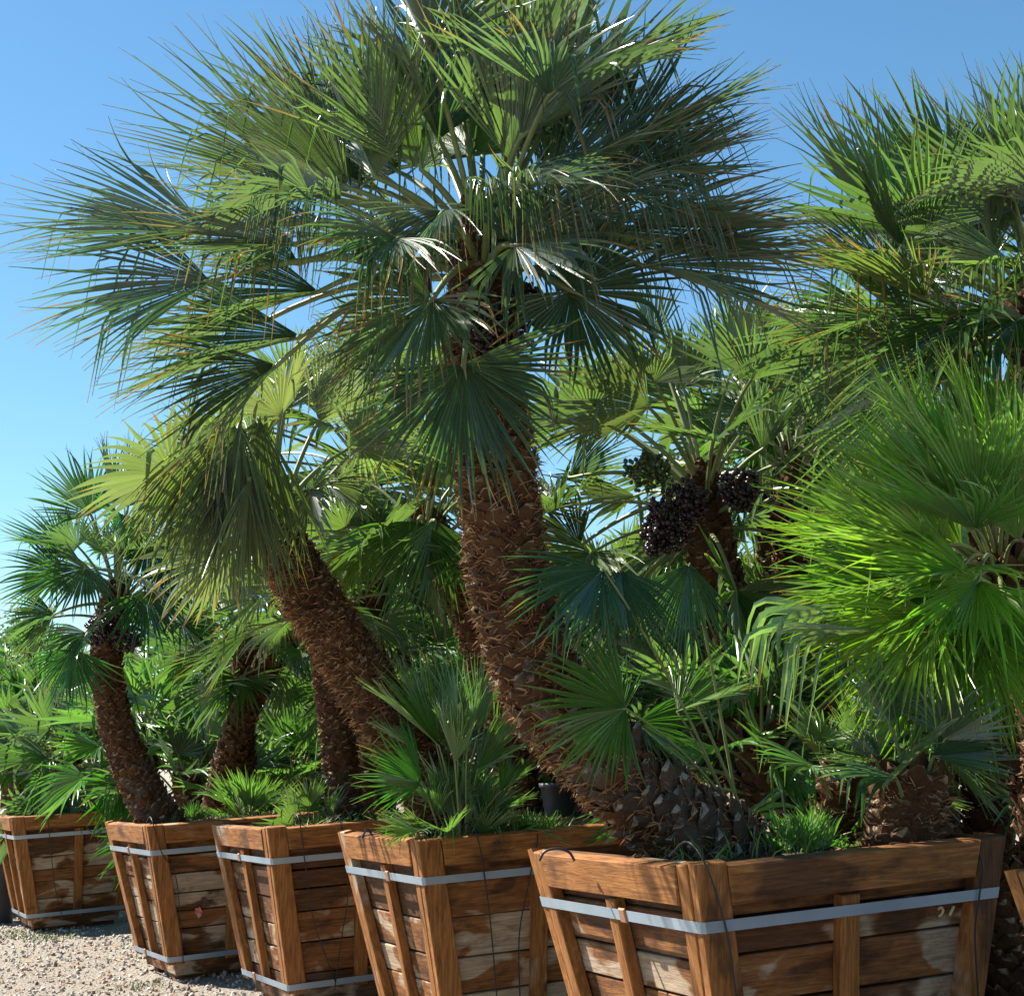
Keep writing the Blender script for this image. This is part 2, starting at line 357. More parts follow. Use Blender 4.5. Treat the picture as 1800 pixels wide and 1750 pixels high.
# ------------------------------------------------------------------ trunks
def boot_mesh(mat, seed, wd=.09, ht=.052, out=.035):
    """broad leaf base wrapped round the trunk, ending in a ragged lip that stands off"""
    rg = np.random.default_rng(seed); v, tipv = [], []
    K = 5; wds = np.array([.9, 1.0, .95, .74, .42]) * wd * rg.uniform(.8, 1.2)
    zz = np.array([-.5, -.05, .4, .78, 1.0]) * ht * rg.uniform(.8, 1.3); yy = np.array([-.02, .0, .009, .018, .024]) * rg.uniform(.6, 1.3)
    th = np.array([.008, .009, .009, .008, .006]); sk = rg.normal(0, .008)
    for k in range(K):
        for (sx, sy) in ((-1, -.5), (-.45, .5), (.45, .5), (1, -.5), (0, -1.0)):
            v.append((sx * wds[k] / 2 + sk * k / 2 + rg.normal(0, .003), yy[k] + sy * th[k] - abs(sx) * .014 + rg.normal(0, .0015), zz[k] + (rg.normal(0, .009) if k == K - 1 else rg.normal(0, .002))))
            tipv.append(k / (K - 1))
    q = []
    for k in range(K - 1):
        for j in range(5):
            j2 = (j + 1) % 5; q.append((k * 5 + j, k * 5 + j2, (k + 1) * 5 + j2)); q.append((k * 5 + j, (k + 1) * 5 + j2, (k + 1) * 5 + j))
    e = (K - 1) * 5; q += [(e, e + 1, e + 2), (e, e + 2, e + 3), (e, e + 3, e + 4)]
    return np.array(v), np.array(q), np.array(tipv)
BOOTV = {}
for mt in ('boot', 'boot_grey'):
    BOOTV[mt] = [boot_mesh(mt, 40 + i) for i in range(8)]
BOOTM = {mt: [mesh_np('leaf_base', v, t, mt, {'tip': tp}) for v, t, tp in BOOTV[mt]] for mt in BOOTV}
def trunk(palm, pts, r, nboot, single, fibre, scale=1.0, grey_to=0.0, hair=1.0, rg=rng, bsize=1.0):
    """bark tube + leaf bases (each its own part when single) + loose fibre"""
    org = np.array(palm.location); N = 40; P = spline(pts, N); rr = np.interp(np.linspace(0, 1, N), np.linspace(0, 1, len(r)), r)
    v, q = tube_np(P, rr * .93, 18)
    v = v + rg.normal(0, .004, v.shape)
    cap = np.array([[(N - 1) * 18 + j, (N - 1) * 18 + (j + 1) % 18, (N - 1) * 18 + (j + 9) % 18, (N - 1) * 18 + (j + 9) % 18] for j in range(0)], int).reshape(-1, 4)
    mk('trunk', mesh_np('trunk', v - org, q, 'trunk', None, True), palm)
    T = np.gradient(P, axis=0); T /= np.linalg.norm(T, axis=1)[:, None]
    sl = np.concatenate([[0], np.cumsum(np.linalg.norm(np.diff(P, axis=0), axis=1))]); Ltot = sl[-1]
    def frame(s_, ang):
        p = np.array([np.interp(s_, sl, P[:, k]) for k in range(3)]); t = np.array([np.interp(s_, sl, T[:, k]) for k in range(3)]); t /= np.linalg.norm(t)
        e1 = np.cross(t, [.1, 1, 0]); e1 /= np.linalg.norm(e1); e2 = np.cross(t, e1); o = e1 * math.cos(ang) + e2 * math.sin(ang)
        return p, t, o, np.interp(s_, sl, rr)
    acc, tips, off = [], [], 0
    made = 0; nboot = int(nboot * 2.6); view = np.array(CAMP) - P[N // 2]; view /= np.linalg.norm(view)
    for i in range(nboot):
        s_ = Ltot * (i + .5) / nboot; f = s_ / Ltot; ang = i * 2.39996 + rg.normal(0, .10)
        p, t, o, R0 = frame(s_, ang)
        low = max(0, grey_to - f) / (grey_to + 1e-6); tl = rg.uniform(.0, .25) + low * rg.uniform(.08, .42); zz = t * math.cos(tl) + o * math.sin(tl); yy = o - zz * (o @ zz); yy /= np.linalg.norm(yy); xx = np.cross(yy, zz)
        k = bsize * scale * rg.uniform(.85, 1.25); mt = 'boot_grey' if f < grey_to + rg.normal(0, .13) else 'boot'
        lenk = k * (1 + .8 * max(0, f - .8) * 5 * rg.random() + low * .5)
        Mx = np.stack([xx * k * rg.uniform(.85, 1.2), yy * k, zz * lenk], 1); pos = p + o * R0 * .93
        j = rg.integers(0, 8)
        if single and made < 300 and o @ view > -.15:
            made += 1
            m4 = Matrix([[*Mx[a_], (pos - org)[a_]] for a_ in range(3)] + [[0, 0, 0, 1]])
            b = mk('leaf_base', BOOTM[mt][j], palm); b.matrix_local = m4
        else:
            bv, bt, tp = BOOTV[mt][j]; acc.append((bv @ Mx.T + pos, bt)); tips.append(tp)
    if acc:
        bv, bq = cat(acc); mk('leaf_bases', mesh_np('leaf_bases', bv - org, bq, 'boot_grey' if grey_to > .9 else 'boot', {'tip': np.concatenate(tips)}), palm, kind='stuff')
    if fibre:
        A = []; rv = []
        for i in range(fibre):
            s_ = Ltot * rg.random(); p, t, o, R0 = frame(s_, rg.uniform(0, 6.283)); b = np.cross(t, o)
            d = t * rg.normal(.5, .6) + b * rg.normal(0, .7) + o * rg.uniform(.1, .75) * hair; d /= np.linalg.norm(d); ln = rg.uniform(.02, .065) * scale * hair
            st = p + o * R0 * rg.uniform(.93, 1.02); wv = np.cross(d, o + rg.normal(0, .4, 3)); wv /= np.linalg.norm(wv) + 1e-9; w_ = rg.uniform(.0012, .003) * scale
            A += [st - wv * w_, st + wv * w_, st + d * ln * .6 + np.array([0, 0, -.004]) + wv * w_ * .6, st + d * ln + np.array([0, 0, -.012 * hair])]
            rv += [rg.random()] * 4
        A = np.array(A); n4 = np.arange(fibre)[:, None] * 4; f3 = np.concatenate([n4 + [0, 1, 2], n4 + [0, 2, 3]])
        mk('trunk_fibre', mesh_np('trunk_fibre', A - org, f3, 'fibre', {'rnd': rv}), palm, kind='stuff')
    return P, T, rr
def fruit(palm, centre, size, nb, mat='berry', br=.011, rg=rng):
    org = np.array(palm.location); acc = []; iv, jf = ICO; c = np.array(centre)
    P = rg.normal(0, 1, (nb, 3)); P /= np.linalg.norm(P, axis=1)[:, None]; P *= (rg.random((nb, 1)) ** .45); P = c + P * np.array(size)
    for p in P: acc.append((iv * br * rg.uniform(.8, 1.2) * np.array([1, 1, 1.15]) + p, jf))
    v, f = cat(acc); o = mk('fruit_cluster', mesh_np('fruit_cluster', v - org, f, mat, None, True), palm, kind='stuff')
    st = [tube_np(np.array([c + np.array([0, 0, size[2] * .9]), (c + p) / 2 + rg.normal(0, .01, 3), p]), .0022, 3) for p in P[::5]]
    v, f = cat(st); mk('fruit_stalks', mesh_np('fruit_stalks', v - org, f, 'petiole'), palm, kind='stuff')

# ------------------------------------------------------------------ ground
def grid_np(x0, x1, y0, y1, nx, ny, zf):
    X, Y = np.meshgrid(np.linspace(x0, x1, nx), np.linspace(y0, y1, ny), indexing='ij'); Z = zf(X, Y)
    v = np.stack([X, Y, Z], -1).reshape(-1, 3); i, j = np.meshgrid(np.arange(nx - 1), np.arange(ny - 1), indexing='ij')
    q = np.stack([i * ny + j, (i + 1) * ny + j, (i + 1) * ny + j + 1, i * ny + j + 1], -1).reshape(-1, 4); return v, q
gv = np.array([(-500, -80, 0), (500, -80, 0), (500, 900, 0), (-500, 900, 0)], float)
g = mk('ground', mesh_np('ground', gv, np.array([[0, 1, 2, 3]]), 'ground'), kind='structure')
g['label'] = 'pale gravel yard under the planter boxes'; g['category'] = 'ground'
# loose gravel in front of the boxes
rgg = np.random.default_rng(3); acc = []; rv = []
ov = np.array([(1, 0, 0), (-1, 0, 0), (0, 1, 0), (0, -1, 0), (0, 0, 1), (0, 0, -1)], float); of = np.array([(0, 2, 4), (2, 1, 4), (1, 3, 4), (3, 0, 4), (2, 0, 5), (1, 2, 5), (3, 1, 5), (0, 3, 5)])
for i in range(15000):
    y = rgg.uniform(7.6, 15.0); x = rgg.uniform(-6.2, -.9) if y > 9 else rgg.uniform(-4.2, -.9)
    if x > -1.6 + (9.2 - y) * .62 + .3: continue
    r = .004 + .015 * rgg.random() ** 2.0
    A = rgg.normal(0, 1, (3, 3)); qm, _ = np.linalg.qr(A)
    vv = (ov * rgg.uniform(.7, 1.3, (6, 1)) * np.array([1.2, 1, .8]) * r) @ qm.T + np.array([x, y, r * .35]); acc.append((vv, of)); rv += [rgg.random()] * 6
v, f = cat(acc); o = mk('gravel', mesh_np('gravel', v, f, 'pebble', {'rnd': rv}), kind='stuff'); tag(o, 'loose pale pebbles strewn over the yard', 'gravel')

# ------------------------------------------------------------------ planter boxes
BOXES = {}
def prism(us, vs0, vs1, y0, y1, rg=None, bev=.004):
    """board in face coordinates: us=(x at bottom left, bottom right, top right, top left), v range, y range (outwards); chamfered front edges"""
    xb0, xb1, xt1, xt0 = us
    def ring(y, i): return [(xb0 + i, y, vs0 + i), (xb1 - i, y, vs0 + i), (xt1 - i, y, vs1 - i), (xt0 + i, y, vs1 - i)]
    v = np.array(ring(y0, 0) + ring(y1 - bev, 0) + ring(y1, bev))
    if rg is not None: v[8:, 1] += rg.normal(0, .0015, 4); v[4:, 0] += rg.normal(0, .001, 8)
    q = []
    for b in (0, 4):
        for j in range(4): j2 = (j + 1) % 4; q.append((b + j, b + 4 + j, b + 4 + j2, b + j2))
    q.append((8, 11, 10, 9)); q.append((0, 1, 2, 3))
    return v, np.array(q)
def piece(name, vq, mat, par, mw, wth, dk):
    o = mk(name, mesh_np(name, vq[0], vq[1], mat), par); o.matrix_local = mw; o.color = (wth, dk, 0, 1); return o
def planter(key, cx, cy, th, s, tap, label, seed, ru=.826, H=1.0, rail_v=.112, rot_ok=True):
    rg = np.random.default_rng(seed); th = rad(th)
    R = Vector((math.cos(th), math.sin(th), 0)); L = Vector((-math.sin(th), math.cos(th), 0)); C = Vector((cx, cy, 0)) + (R + L) * s / 2
    root = thing('planter_box', label, 'planter', C, 'wooden planter boxes in a row'); z0 = .03; tb = .045
    hs_t = s / 2 - tb; hs_b = hs_t - tap * (H - z0); info = {'C': C, 'R': R, 'L': L, 's': s, 'tap': tap, 'H': H, 'root': root, 'faces': {}}
    for fi, (N, wide) in enumerate(((-L, True), (-R, False), (L, True), (R, False))):
        N = N.copy(); zax = (N * tap + Vector((0, 0, 1))).normalized(); x = N.cross(Vector((0, 0, 1))).normalized(); y = zax.cross(x)
        LS = (H - z0) * math.sqrt(1 + tap * tap); o_ = N * hs_b + Vector((0, 0, z0))
        mw = Matrix(((x.x, y.x, zax.x, o_.x), (x.y, y.y, zax.y, o_.y), (x.z, y.z, zax.z, o_.z), (0, 0, 0, 1)))
        hw = lambda v_: hs_b + (hs_t - hs_b) * v_ / LS
        info['faces'][fi] = (C + o_ + y * .052, y)
        # planks
        v_ = 0.0; ks = []
        while v_ < LS - .07:
            h_ = rg.uniform(.10, .185)
            if LS - (v_ + h_) < .07: h_ = LS - v_
            ks.append((v_, v_ + h_)); v_ += h_
        ins = 0 if wide else .034
        for (a_, b_) in ks:
            gp = rg.uniform(.002, .006); f = (a_ + b_) / 2 / LS
            jo = rg.uniform(-.006, .004)
            us = (-hw(a_) + ins, hw(a_) - ins, hw(b_) - ins, -hw(b_) + ins)
            wth = rg.uniform(.25, .75) - (.35 if f > .68 else 0); dk = rg.uniform(.1, .55) + (.28 if f > .68 else 0) + (.22 if f < .14 else 0)
            piece('plank', prism(us, a_ + gp, b_ - gp, -.032, jo, rg, .003), 'plankx', root, mw, wth, dk)
        # corner posts
        pw = .105 if wide else .06; oe = tb if wide else -.003
        for sg in (-1, 1):
            e0, e1 = hw(0) + oe, hw(LS) + oe; i0, i1 = e0 - pw, e1 - pw
            us = (i0, e0, e1, i1) if sg > 0 else (-e0, -i0, -i1, -e1)
            piece('corner_post', prism(tuple(a + (b - a) * k for a, b, k in ((us[0], us[3], .09), (us[1], us[2], .09), (us[1], us[2], 1), (us[0], us[3], 1))), .09 * LS, LS + .004 + rg.uniform(0, .01), .004, tb, rg), 'postz', root, mw, rg.uniform(-.05, .25), rg.uniform(0, .38))
        # top rail between the posts
        a_, b_ = LS - rail_v, LS + .003; k = oe - pw - .003
        piece('top_rail', prism((-hw(a_) - k, hw(a_) + k, hw(b_) + k, -hw(b_) - k), a_, b_, .004, tb + .006, rg), 'railx', root, mw, rg.uniform(.0, .35), rg.uniform(.1, .42))
        # middle batten
        mx_ = rg.normal(0, .02); bw = .07 if wide else .055
        piece('batten', prism((mx_ - bw / 2, mx_ + bw / 2, mx_ + bw / 2, mx_ - bw / 2), (.09 if wide else .085) * LS, LS - rail_v - .012, .004, tb - .002, rg), 'postz', root, mw, rg.uniform(-.05, .2), rg.uniform(0, .2))
    # steel straps hugging the posts
    for hz, nm in ((ru * H, 'strap'), (.145 * H, 'strap')):
        vv, qq = [], []; t = .003; hh = .0165
        for lay in (0, t):
            for dz in (-hh, hh):
                z = hz + dz; e = s / 2 - tap * (H - z) + .0025 + lay
                c_ = .012
                for (sx, sy) in ((-1, -1), (1, -1), (1, 1), (-1, 1)):
                    for (kx, ky) in (((0, 1), (1, 0)) if sx * sy > 0 else ((1, 0), (0, 1))):
                        p = R * (sx * (e - c_ * kx)) + L * (sy * (e - c_ * ky)); vv.append((p.x, p.y, z))
        n = 8
        for j in range(n):
            j2 = (j + 1) % n
            qq += [(16 + j, 16 + j2, 24 + j2, 24 + j), (0 + j, 8 + j, 8 + j2, j2), (8 + j, 24 + j, 24 + j2, 8 + j2), (j, j2, 16 + j2, 16 + j)]
        st = mk(nm, mesh_np('strap', np.array(vv), np.array(qq), 'steel'), root)
        # crimped seal on the strap of the left face
        e = s / 2 - tap * (H - hz) + .006; u_ = rg.uniform(-.12, .2)
        sv, sq = prism((-.02, .02, .02, -.02), -.023, .023, -.001, .006)
        so_ = mk('strap_seal', mesh_np('strap_seal', sv, sq, 'seal'), st); N = -R; zax = (N * tap + Vector((0, 0, 1))).normalized(); x = N.cross(Vector((0, 0, 1))).normalized(); y = zax.cross(x)
        o_ = N * e + L * u_ + Vector((0, 0, hz)); so_.matrix_local = Matrix(((x.x, y.x, zax.x, o_.x), (x.y, y.y, zax.y, o_.y), (x.z, y.z, zax.z, o_.z), (0, 0, 0, 1)))
    # skids
    e = s / 2 - tap * H - .05
    for sg in (-1, 1):
        vv = []
        for (a_, b_) in ((-1, -1), (1, -1), (1, 1), (-1, 1)):
            for z in (-.005, .028):
                p = L * (sg * e * .6 + b_ * .05) + R * (a_ * e * .98); vv.append((p.x, p.y, z))
        q = [(0, 2, 4, 6), (1, 7, 5, 3), (0, 1, 3, 2), (2, 3, 5, 4), (4, 5, 7, 6), (6, 7, 1, 0)]
        sk = mk('skid', mesh_np('skid', np.array(vv), np.array(q), 'railx'), root); sk.color = (.1, .5, 0, 1)
    # soil
    hs = hs_t - tap * .05 - .036; gvv, gq = grid_np(-hs, hs, -hs, hs, 26, 26, lambda X, Y: H - .05 + .04 * np.exp(-(X ** 2 + Y ** 2) / .12))
    gvv[:, 2] += rg.normal(0, .008, len(gvv)); P2 = np.outer(gvv[:, 0], R) + np.outer(gvv[:, 1], L); P2[:, 2] = gvv[:, 2]
    mk('soil', mesh_np('soil', P2, gq, 'soil', None, True), root)
    BOXES[key] = info; return root
planter('5', -4.479, 13.004, 27.3, 1.154, .173, 'wooden planter box standing apart beyond the gap, pale planks, farthest along the row', 11)
planter('2', -2.432, 9.555, 28.6, 1.168, .190, 'dark planked wooden box with a pink scrap on its side, slim palm inside', 12)
planter('3', -1.423, 8.147, 27.4, 1.113, .150, 'wooden planter box holding the straight upright palm trunk, two steel straps', 13)
planter('4', -.484, 6.389, 25.0, 1.10, .170, 'wooden planter box with bushy young fan palm and leaning trunk', 14)
planter('1', .458, 4.343, 24.6, 1.15, .171, 'large wooden planter box with chalk mark holding the tall curved palm', 15)
_d = ray(1764, 1534); _c = CAMP + _d * ((1.0 - HC) / _d.z)      # far top corner of the box at the frame's edge
planter('0', _c.x + 1.15 * math.sin(rad(25)), _c.y - 1.15 * math.cos(rad(25)), 25.0, 1.15, .171, 'wooden planter box beside the chalk marked box, only its corner showing', 16)

# chalk mark on the tall palm's box
def stroke(pts, p0, n, r): return tube_np(spline([onplane(x, y, p0, n) for x, y in pts], 10), r, 5)
p0, nn = BOXES['1']['faces'][0]; root1 = BOXES['1']['root']
pc = p0 - nn * .046
v, q = cat([stroke([(1649, 1598), (1654, 1594), (1658, 1599), (1655, 1606), (1650, 1610)], pc, nn, .0042), stroke([(1677, 1592), (1673, 1600), (1669, 1608)], pc, nn, .0045)])
mk('chalk_mark', mesh_np('chalk_mark', v - np.array(root1.location), q, 'chalk'), root1)
# pink scrap on the side of box 2
p0, nn = BOXES['2']['faces'][0]; c = onplane(348, 1600, p0 - nn * .045, nn)
rg = np.random.default_rng(5); pv = [np.array(c)]; xx = nn.cross(V(0, 0, 1)).normalized()
for k in range(9):
    a = k * 2 * math.pi / 9; r = .028 * rg.uniform(.6, 1.25); pv.append(np.array(c + xx * (r * math.cos(a)) + V(0, 0, r * 1.2 * math.sin(a)) + nn * rg.uniform(.0, .03)))
sc_ = mk('paper_scrap', mesh_np('paper_scrap', np.array(pv) - np.array(c), np.array([(0, k + 1, (k + 1) % 9 + 1) for k in range(9)]), 'paper'), None, c)
tag(sc_, 'crumpled pink scrap stuck to the dark planks', 'scrap')

# drip tubes over the box rims
def drip(key, px, label, face=0, r=.0032, lift=.004):
    p0, nn = BOXES[key]['faces'][face]; pts = [onplane(x, y, p0 + nn * lift, nn) for x, y in px]
    top = pts[0]; pts = [top - nn * .20 + V(0, 0, -.03), top - nn * .09 + V(0, 0, .035)] + pts
    b = pts[-1]; v, q = tube_np(spline(pts, 26), r, 6)
    o = mk('drip_tube', mesh_np('drip_tube', v - np.array(b), q, 'tube', None, True), None, b); tag(o, label, 'tube', 'drip tubes hanging on the boxes'); return o
drip('5', [(83, 1429), (90, 1500), (97, 1560), (108, 1606)], 'thin black drip tube hanging down the farthest box')
drip('2', [(270, 1450), (285, 1500), (310, 1545), (322, 1690)], 'thin black drip tube slanting across the corner of the dark box')
drip('3', [(527, 1446), (537, 1520), (552, 1620), (590, 1725)], 'thin black drip tube on the box with the straight trunk, slanting right')
drip('3', [(600, 1450), (612, 1560), (600, 1650), (588, 1740)], 'thin black drip tube on the box with the straight trunk, bowed left')
drip('4', [(838, 1466), (852, 1540), (864, 1640), (874, 1760)], 'thin black drip tube hanging straight down the bushy palm box')
drip('4', [(945, 1470), (932, 1540), (913, 1640), (914, 1760)], 'thin black drip tube beside the tall palm box, bowed outwards')
drip('1', [(1237, 1512), (1265, 1590), (1282, 1660), (1296, 1770)], 'thin black drip tube crossing the near corner post of the tall palm box', lift=.006)
drip('1', [(1726, 1512), (1722, 1570), (1714, 1640), (1720, 1760)], 'thin black drip tube hanging beside the chalk mark')
# small tube hoops standing on the left rims
def hoop(pxs, y, label, r=.005):
    pts = [at(x, yy, y) for x, yy in pxs]; b = pts[0]; v, q = tube_np(spline(pts, 18), r, 6)
    tag(mk('drip_tube', mesh_np('drip_tube', v - np.array(b), q, 'tube', None, True), None, b), label, 'tube', 'drip tubes hanging on the boxes')
hoop([(948, 1512), (958, 1496), (980, 1491), (1000, 1497), (1010, 1512)], 4.95, 'short arched drip tube over the left rim of the tall palm box')
hoop([(636, 1472), (645, 1458), (655, 1468)], 6.95, 'short arched drip tube over the rim of the bushy palm box')

# ------------------------------------------------------------------ palms
UPZ = np.array([0, 0, 1.0])
def groundpt(p): return Vector((p.x, p.y, 0))
def vpts(rows): return [at(x, y, d) for x, y, d in rows]
HERO = (.048, .088, .052); YEL = (.075, .112, .03)
# --- the tall curved palm in box 1
b = BOXES['1']['C'] + V(0, 0, .93)
palm = thing('fan_palm', 'tall fan palm with curved fibrous trunk and the widest crown', 'palm', b, 'fan palms in wooden boxes')
tp = [b + V(.12, -.02, -.12)] + vpts([(1215, 1462, 5.08), (1142, 1402, 5.06), (1052, 1322, 5.05), (965, 1225, 5.04), (918, 1110, 5.03), (893, 990, 5.02), (876, 860, 5.01), (858, 700, 5.0), (846, 560, 5.0), (845, 450, 5.0), (846, 385, 5.0)])
trunk(palm, tp, [.15, .15, .145, .14, .135, .132, .130, .126, .122, .11, .09, .04], 300, True, 11000, .92, .34, 1.15)
cr = at(846, 425, 5.0)
D0 = 5.0
manual(palm, cr, D0, [
 ((365, 408, -.2), (40, 352, -.2), 72, 4, .12, 45, .06),
 ((370, 495, -.35), (50, 520, -.4), 90, 8, .3, 48, .12),
 ((515, 387, .1), (370, 360, .35), 80, 35, .1, -55, .3),
 ((612, 330, 0), (365, 190, 0), 80, 30, .04, -50, .05, YEL),
 ((560, 332, .2), (215, 245, .3), 60, 35, .08, -35, .05, YEL),
 ((660, 312, -.1), (545, 55, -.1), 78, 25, .03, -62, .06, YEL),
 ((740, 298, -.1), (715, -15, -.1), 78, 25, .0, -70, .04, (.075, .13, .03)),
 ((830, 272, .2), (870, -60, .2), 80, 22, 0, -70, .04, (.07, .14, .025)),
 ((900, 285, -.2), (1000, 0, -.2), 85, 22, .04, -60, .06, (.07, .12, .03)),
 ((915, 242, -.3), (1150, 60, -.4), 95, 22, .12, -25, .35),
 ((990, 250, 0.00), (1200, -10, 0.10), 85, 25, .08, -35, .05),
 ((1072, 287, -.1), (1330, 140, -.1), 95, 28, .14, 40, .35),
 ((1080, 312, -.3), (1335, 290, -.3), 95, 28, .2, 40, .35),
 ((1148, 442, .1), (1455, 460, .1), 85, 22, .12, 35, .05),
 ((1005, 512, -.3), (1190, 595, -.3), 145, 10, .22, 70, .03),
 ((905, 432, -.5), (1120, 395, -.6), 130, 18, .45, 50, .2),
 ((760, 527, -.45), (630, 680, -.5), 120, 22, .45, 45, .15),
 ((815, 640, -.35), (862, 890, -.38), 105, 15, .08, 25, .02),
 ((487, 642, -.3), (285, 815, -.3), 95, 28, .3, 45, .08),
 ((525, 464, .2), (375, 465, .3), 80, 28, .1, 40, .05),
 ((560, 513, .1), (310, 585, .1), 90, 28, .2, 45, .05),
 ((530, 592, -.1), (210, 680, -.1), 75, 30, .18, 40, .08),
 ((780, 372, -.5), (650, 480, -.7), 95, 25, .9, 15, .55),
 ((865, 337, -.5), (1010, 320, -.8), 100, 25, .8, 10, .6),
 ((1130, 312, 0.00), (1345, 230, 0.00), 90, 28, .15, 30, .05),
 ((1000, 402, -0.10), (1315, 425, -0.10), 90, 24, .15, -20, .05),
 ((700, 302, .3), (505, 110, .4), 80, 28, .05, -50, .05, YEL),
 ((640, 327, .3), (400, 165, .4), 75, 28, .05, -45, .05),
 ((780, 282, .5), (775, 30, .6), 85, 22, .0, -60, .03),
 ((960, 292, 0.20), (1110, 70, 0.30), 85, 22, .05, -50, .05),
 ((470, 562, .3), (225, 625, .4), 85, 28, .25, 40, .1),
 ((735, 562, .1), (550, 690, .1), 95, 28, .4, 40, .1),
 ((600, 352, -.4), (430, 330, -.7), 70, 25, .7, 10, .7),
 ((1060, 342, -.5), (1220, 345, -.7), 95, 22, .7, 25, .55),
 ((925, 332, -.6), (1080, 290, -.9), 95, 22, .6, 10, .5),
 ((700, 420, -.6), (590, 470, -.9), 100, 22, .6, 30, .3),
 ((940, 470, -.1), (1080, 560, .0), 110, 22, .3, 40, .1),
 ((960, 330, -0.20), (1250, 200, -0.20), 90, 25, .1, 30, .06),
 ((700, 440, .3), (520, 420, .6), 90, 25, .2, 20, .06),
 ((850, 250, .6), (930, 20, .8), 85, 25, 0, -50, .03), ((1125, 465, -.15), (1430, 560, -.15), 90, 24, .15, 40, .05), ((1110, 400, -.1), (1420, 395, -.1), 90, 26, .15, 35, .2), ((520, 430, -.3), (250, 420, -.5), 85, 15, .2, 45, .25)], HERO, .45, 54, sub=True)
auto(palm, cr, (-.05, -.05, 1), 9, .72, .68, HERO, .33, (6, 60), 44, True, True, .15, 95, pr=.010)
for c_, sz in ((at(905, 560, 4.85), (.10, .08, .08)), (at(925, 530, 4.9), (.09, .08, .06)), (at(865, 590, 4.85), (.09, .06, .09)), (at(730, 500, 4.85), (.06, .06, .05))): fruit(palm, c_, sz, 120)
fruit(palm, at(885, 400, 4.86), (.10, .07, .10), 170, 'gberry'); fruit(palm, at(650, 440, 4.7), (.07, .06, .05), 90, 'gberry', .009)

# --- leaning palm in box 4
OLI = (.135, .15, .075)
b = BOXES['4']['C'] + V(0, 0, .93)
palm = thing('fan_palm', 'fan palm with thick leaning trunk and drooping olive fronds, in bushy box', 'palm', b, 'fan palms in wooden boxes')
tp = [b + V(.04, 0, -.12)] + vpts([(790, 1420, 7.08), (735, 1345, 7.06), (675, 1255, 7.03), (612, 1150, 7.0), (555, 1060, 6.97), (512, 990, 6.95), (484, 930, 6.93), (470, 885, 6.92)])
trunk(palm, tp, [.14, .14, .135, .13, .128, .125, .12, .10, .05], 300, True, 8500, .82, .0, 1.3)
cr = at(478, 905, 6.92)
manual(palm, cr, 6.92, [
 ((420, 745, -.5), (330, 1010, -.6), 52, 26, .8, 45, .12), ((455, 735, -.4), (400, 1030, -.5), 46, 25, .7, 45, .12), ((395, 760, -.45), (285, 960, -.5), 52, 25, .9, 42, .12), ((375, 790, -.4), (300, 1060, -.5), 46, 25, .7, 45, .12),
 ((430, 800, -.5), (370, 1080, -.6), 44, 25, .6, 42, .12), ((545, 862, -.4), (560, 975, -.5), 112, 22, .35, 60, .05, (.13, .15, .08)), ((350, 800, -.1), (265, 960, -.2), 50, 25, .9, 40, .12), ((440, 840, -.6), (420, 1060, -.7), 40, 25, .5, 45, .12),
 ((575, 850, -.1), (660, 900, -.1), 80, 25, .6, 40, .05), ((560, 740, .1), (680, 640, .1), 75, 25, .2, -30, .05), ((500, 720, .1), (520, 590, .1), 75, 25, .1, -50, .05), ((610, 790, .2), (740, 760, .3), 80, 25, .3, 30, .05)], OLI, .25, 40, sub=True)
auto(palm, cr, (-.35, 0, 1), 6, .5, .5, OLI, .4, (15, 70), 34, True, False, .4)

# --- slim palm in box 2 with fruit
b = at(292, 1440, 10.1); b.z = .93
palm = thing('fan_palm', 'slim palm with dark fruit clusters below its crown, in dark planked box', 'palm', b, 'fan palms in wooden boxes')
trunk(palm, [b + V(.05, 0, -.1)] + vpts([(245, 1375, 10.1), (212, 1300, 10.1), (193, 1220, 10.1), (187, 1150, 10.1), (196, 1085, 10.1), (206, 1030, 10.1)]), [.14, .125, .11, .10, .095, .095, .04], 250, True, 2600, .85, .2)
cr = at(205, 1050, 10.1); DT = (.045, .11, .045)
manual(palm, cr, 10.1, [
 ((160, 905, -.2), (100, 800, -.2), 100, 18, .05, 30, .03), ((200, 880, -.2), (170, 765, -.2), 85, 22, .0, -40, .03, (.05, .15, .03)), ((225, 890, 0), (230, 760, 0), 85, 22, 0, -50, .03),
 ((215, 905, -.3), (222, 980, -.5), 100, 15, .0, -30, .03, (.07, .2, .02)), ((110, 965, -.2), (0, 930, -.3), 95, 22, .2, 30, .05), ((110, 1010, -.3), (-10, 1050, -.4), 105, 22, .4, 45, .05),
 ((95, 1080, -.2), (10, 1150, -.2), 100, 22, .4, 45, .08), ((128, 1140, -.4), (110, 1260, -.5), 80, 22, .2, 50, .03), ((260, 960, -.2), (330, 1040, -.3), 105, 22, .5, 45, .05),
 ((280, 920, 0), (370, 870, 0), 95, 22, .2, 20, .05), ((300, 990, -.1), (400, 1080, -.2), 100, 22, .5, 45, .05), ((150, 1000, -.4), (90, 1080, -.6), 110, 22, .5, 45, .08), ((255, 1040, -.3), (300, 1150, -.4), 100, 22, .4, 45, .08)], DT, .25, 38, sub=True)
auto(palm, cr, (.05, 0, 1), 12, .5, .42, DT, .3, (10, 120), 30, True, False, .35)
for px in ((175, 1110), (225, 1120), (205, 1085)): fruit(palm, at(*px, 9.9), (.11, .10, .10), 150, br=.013)

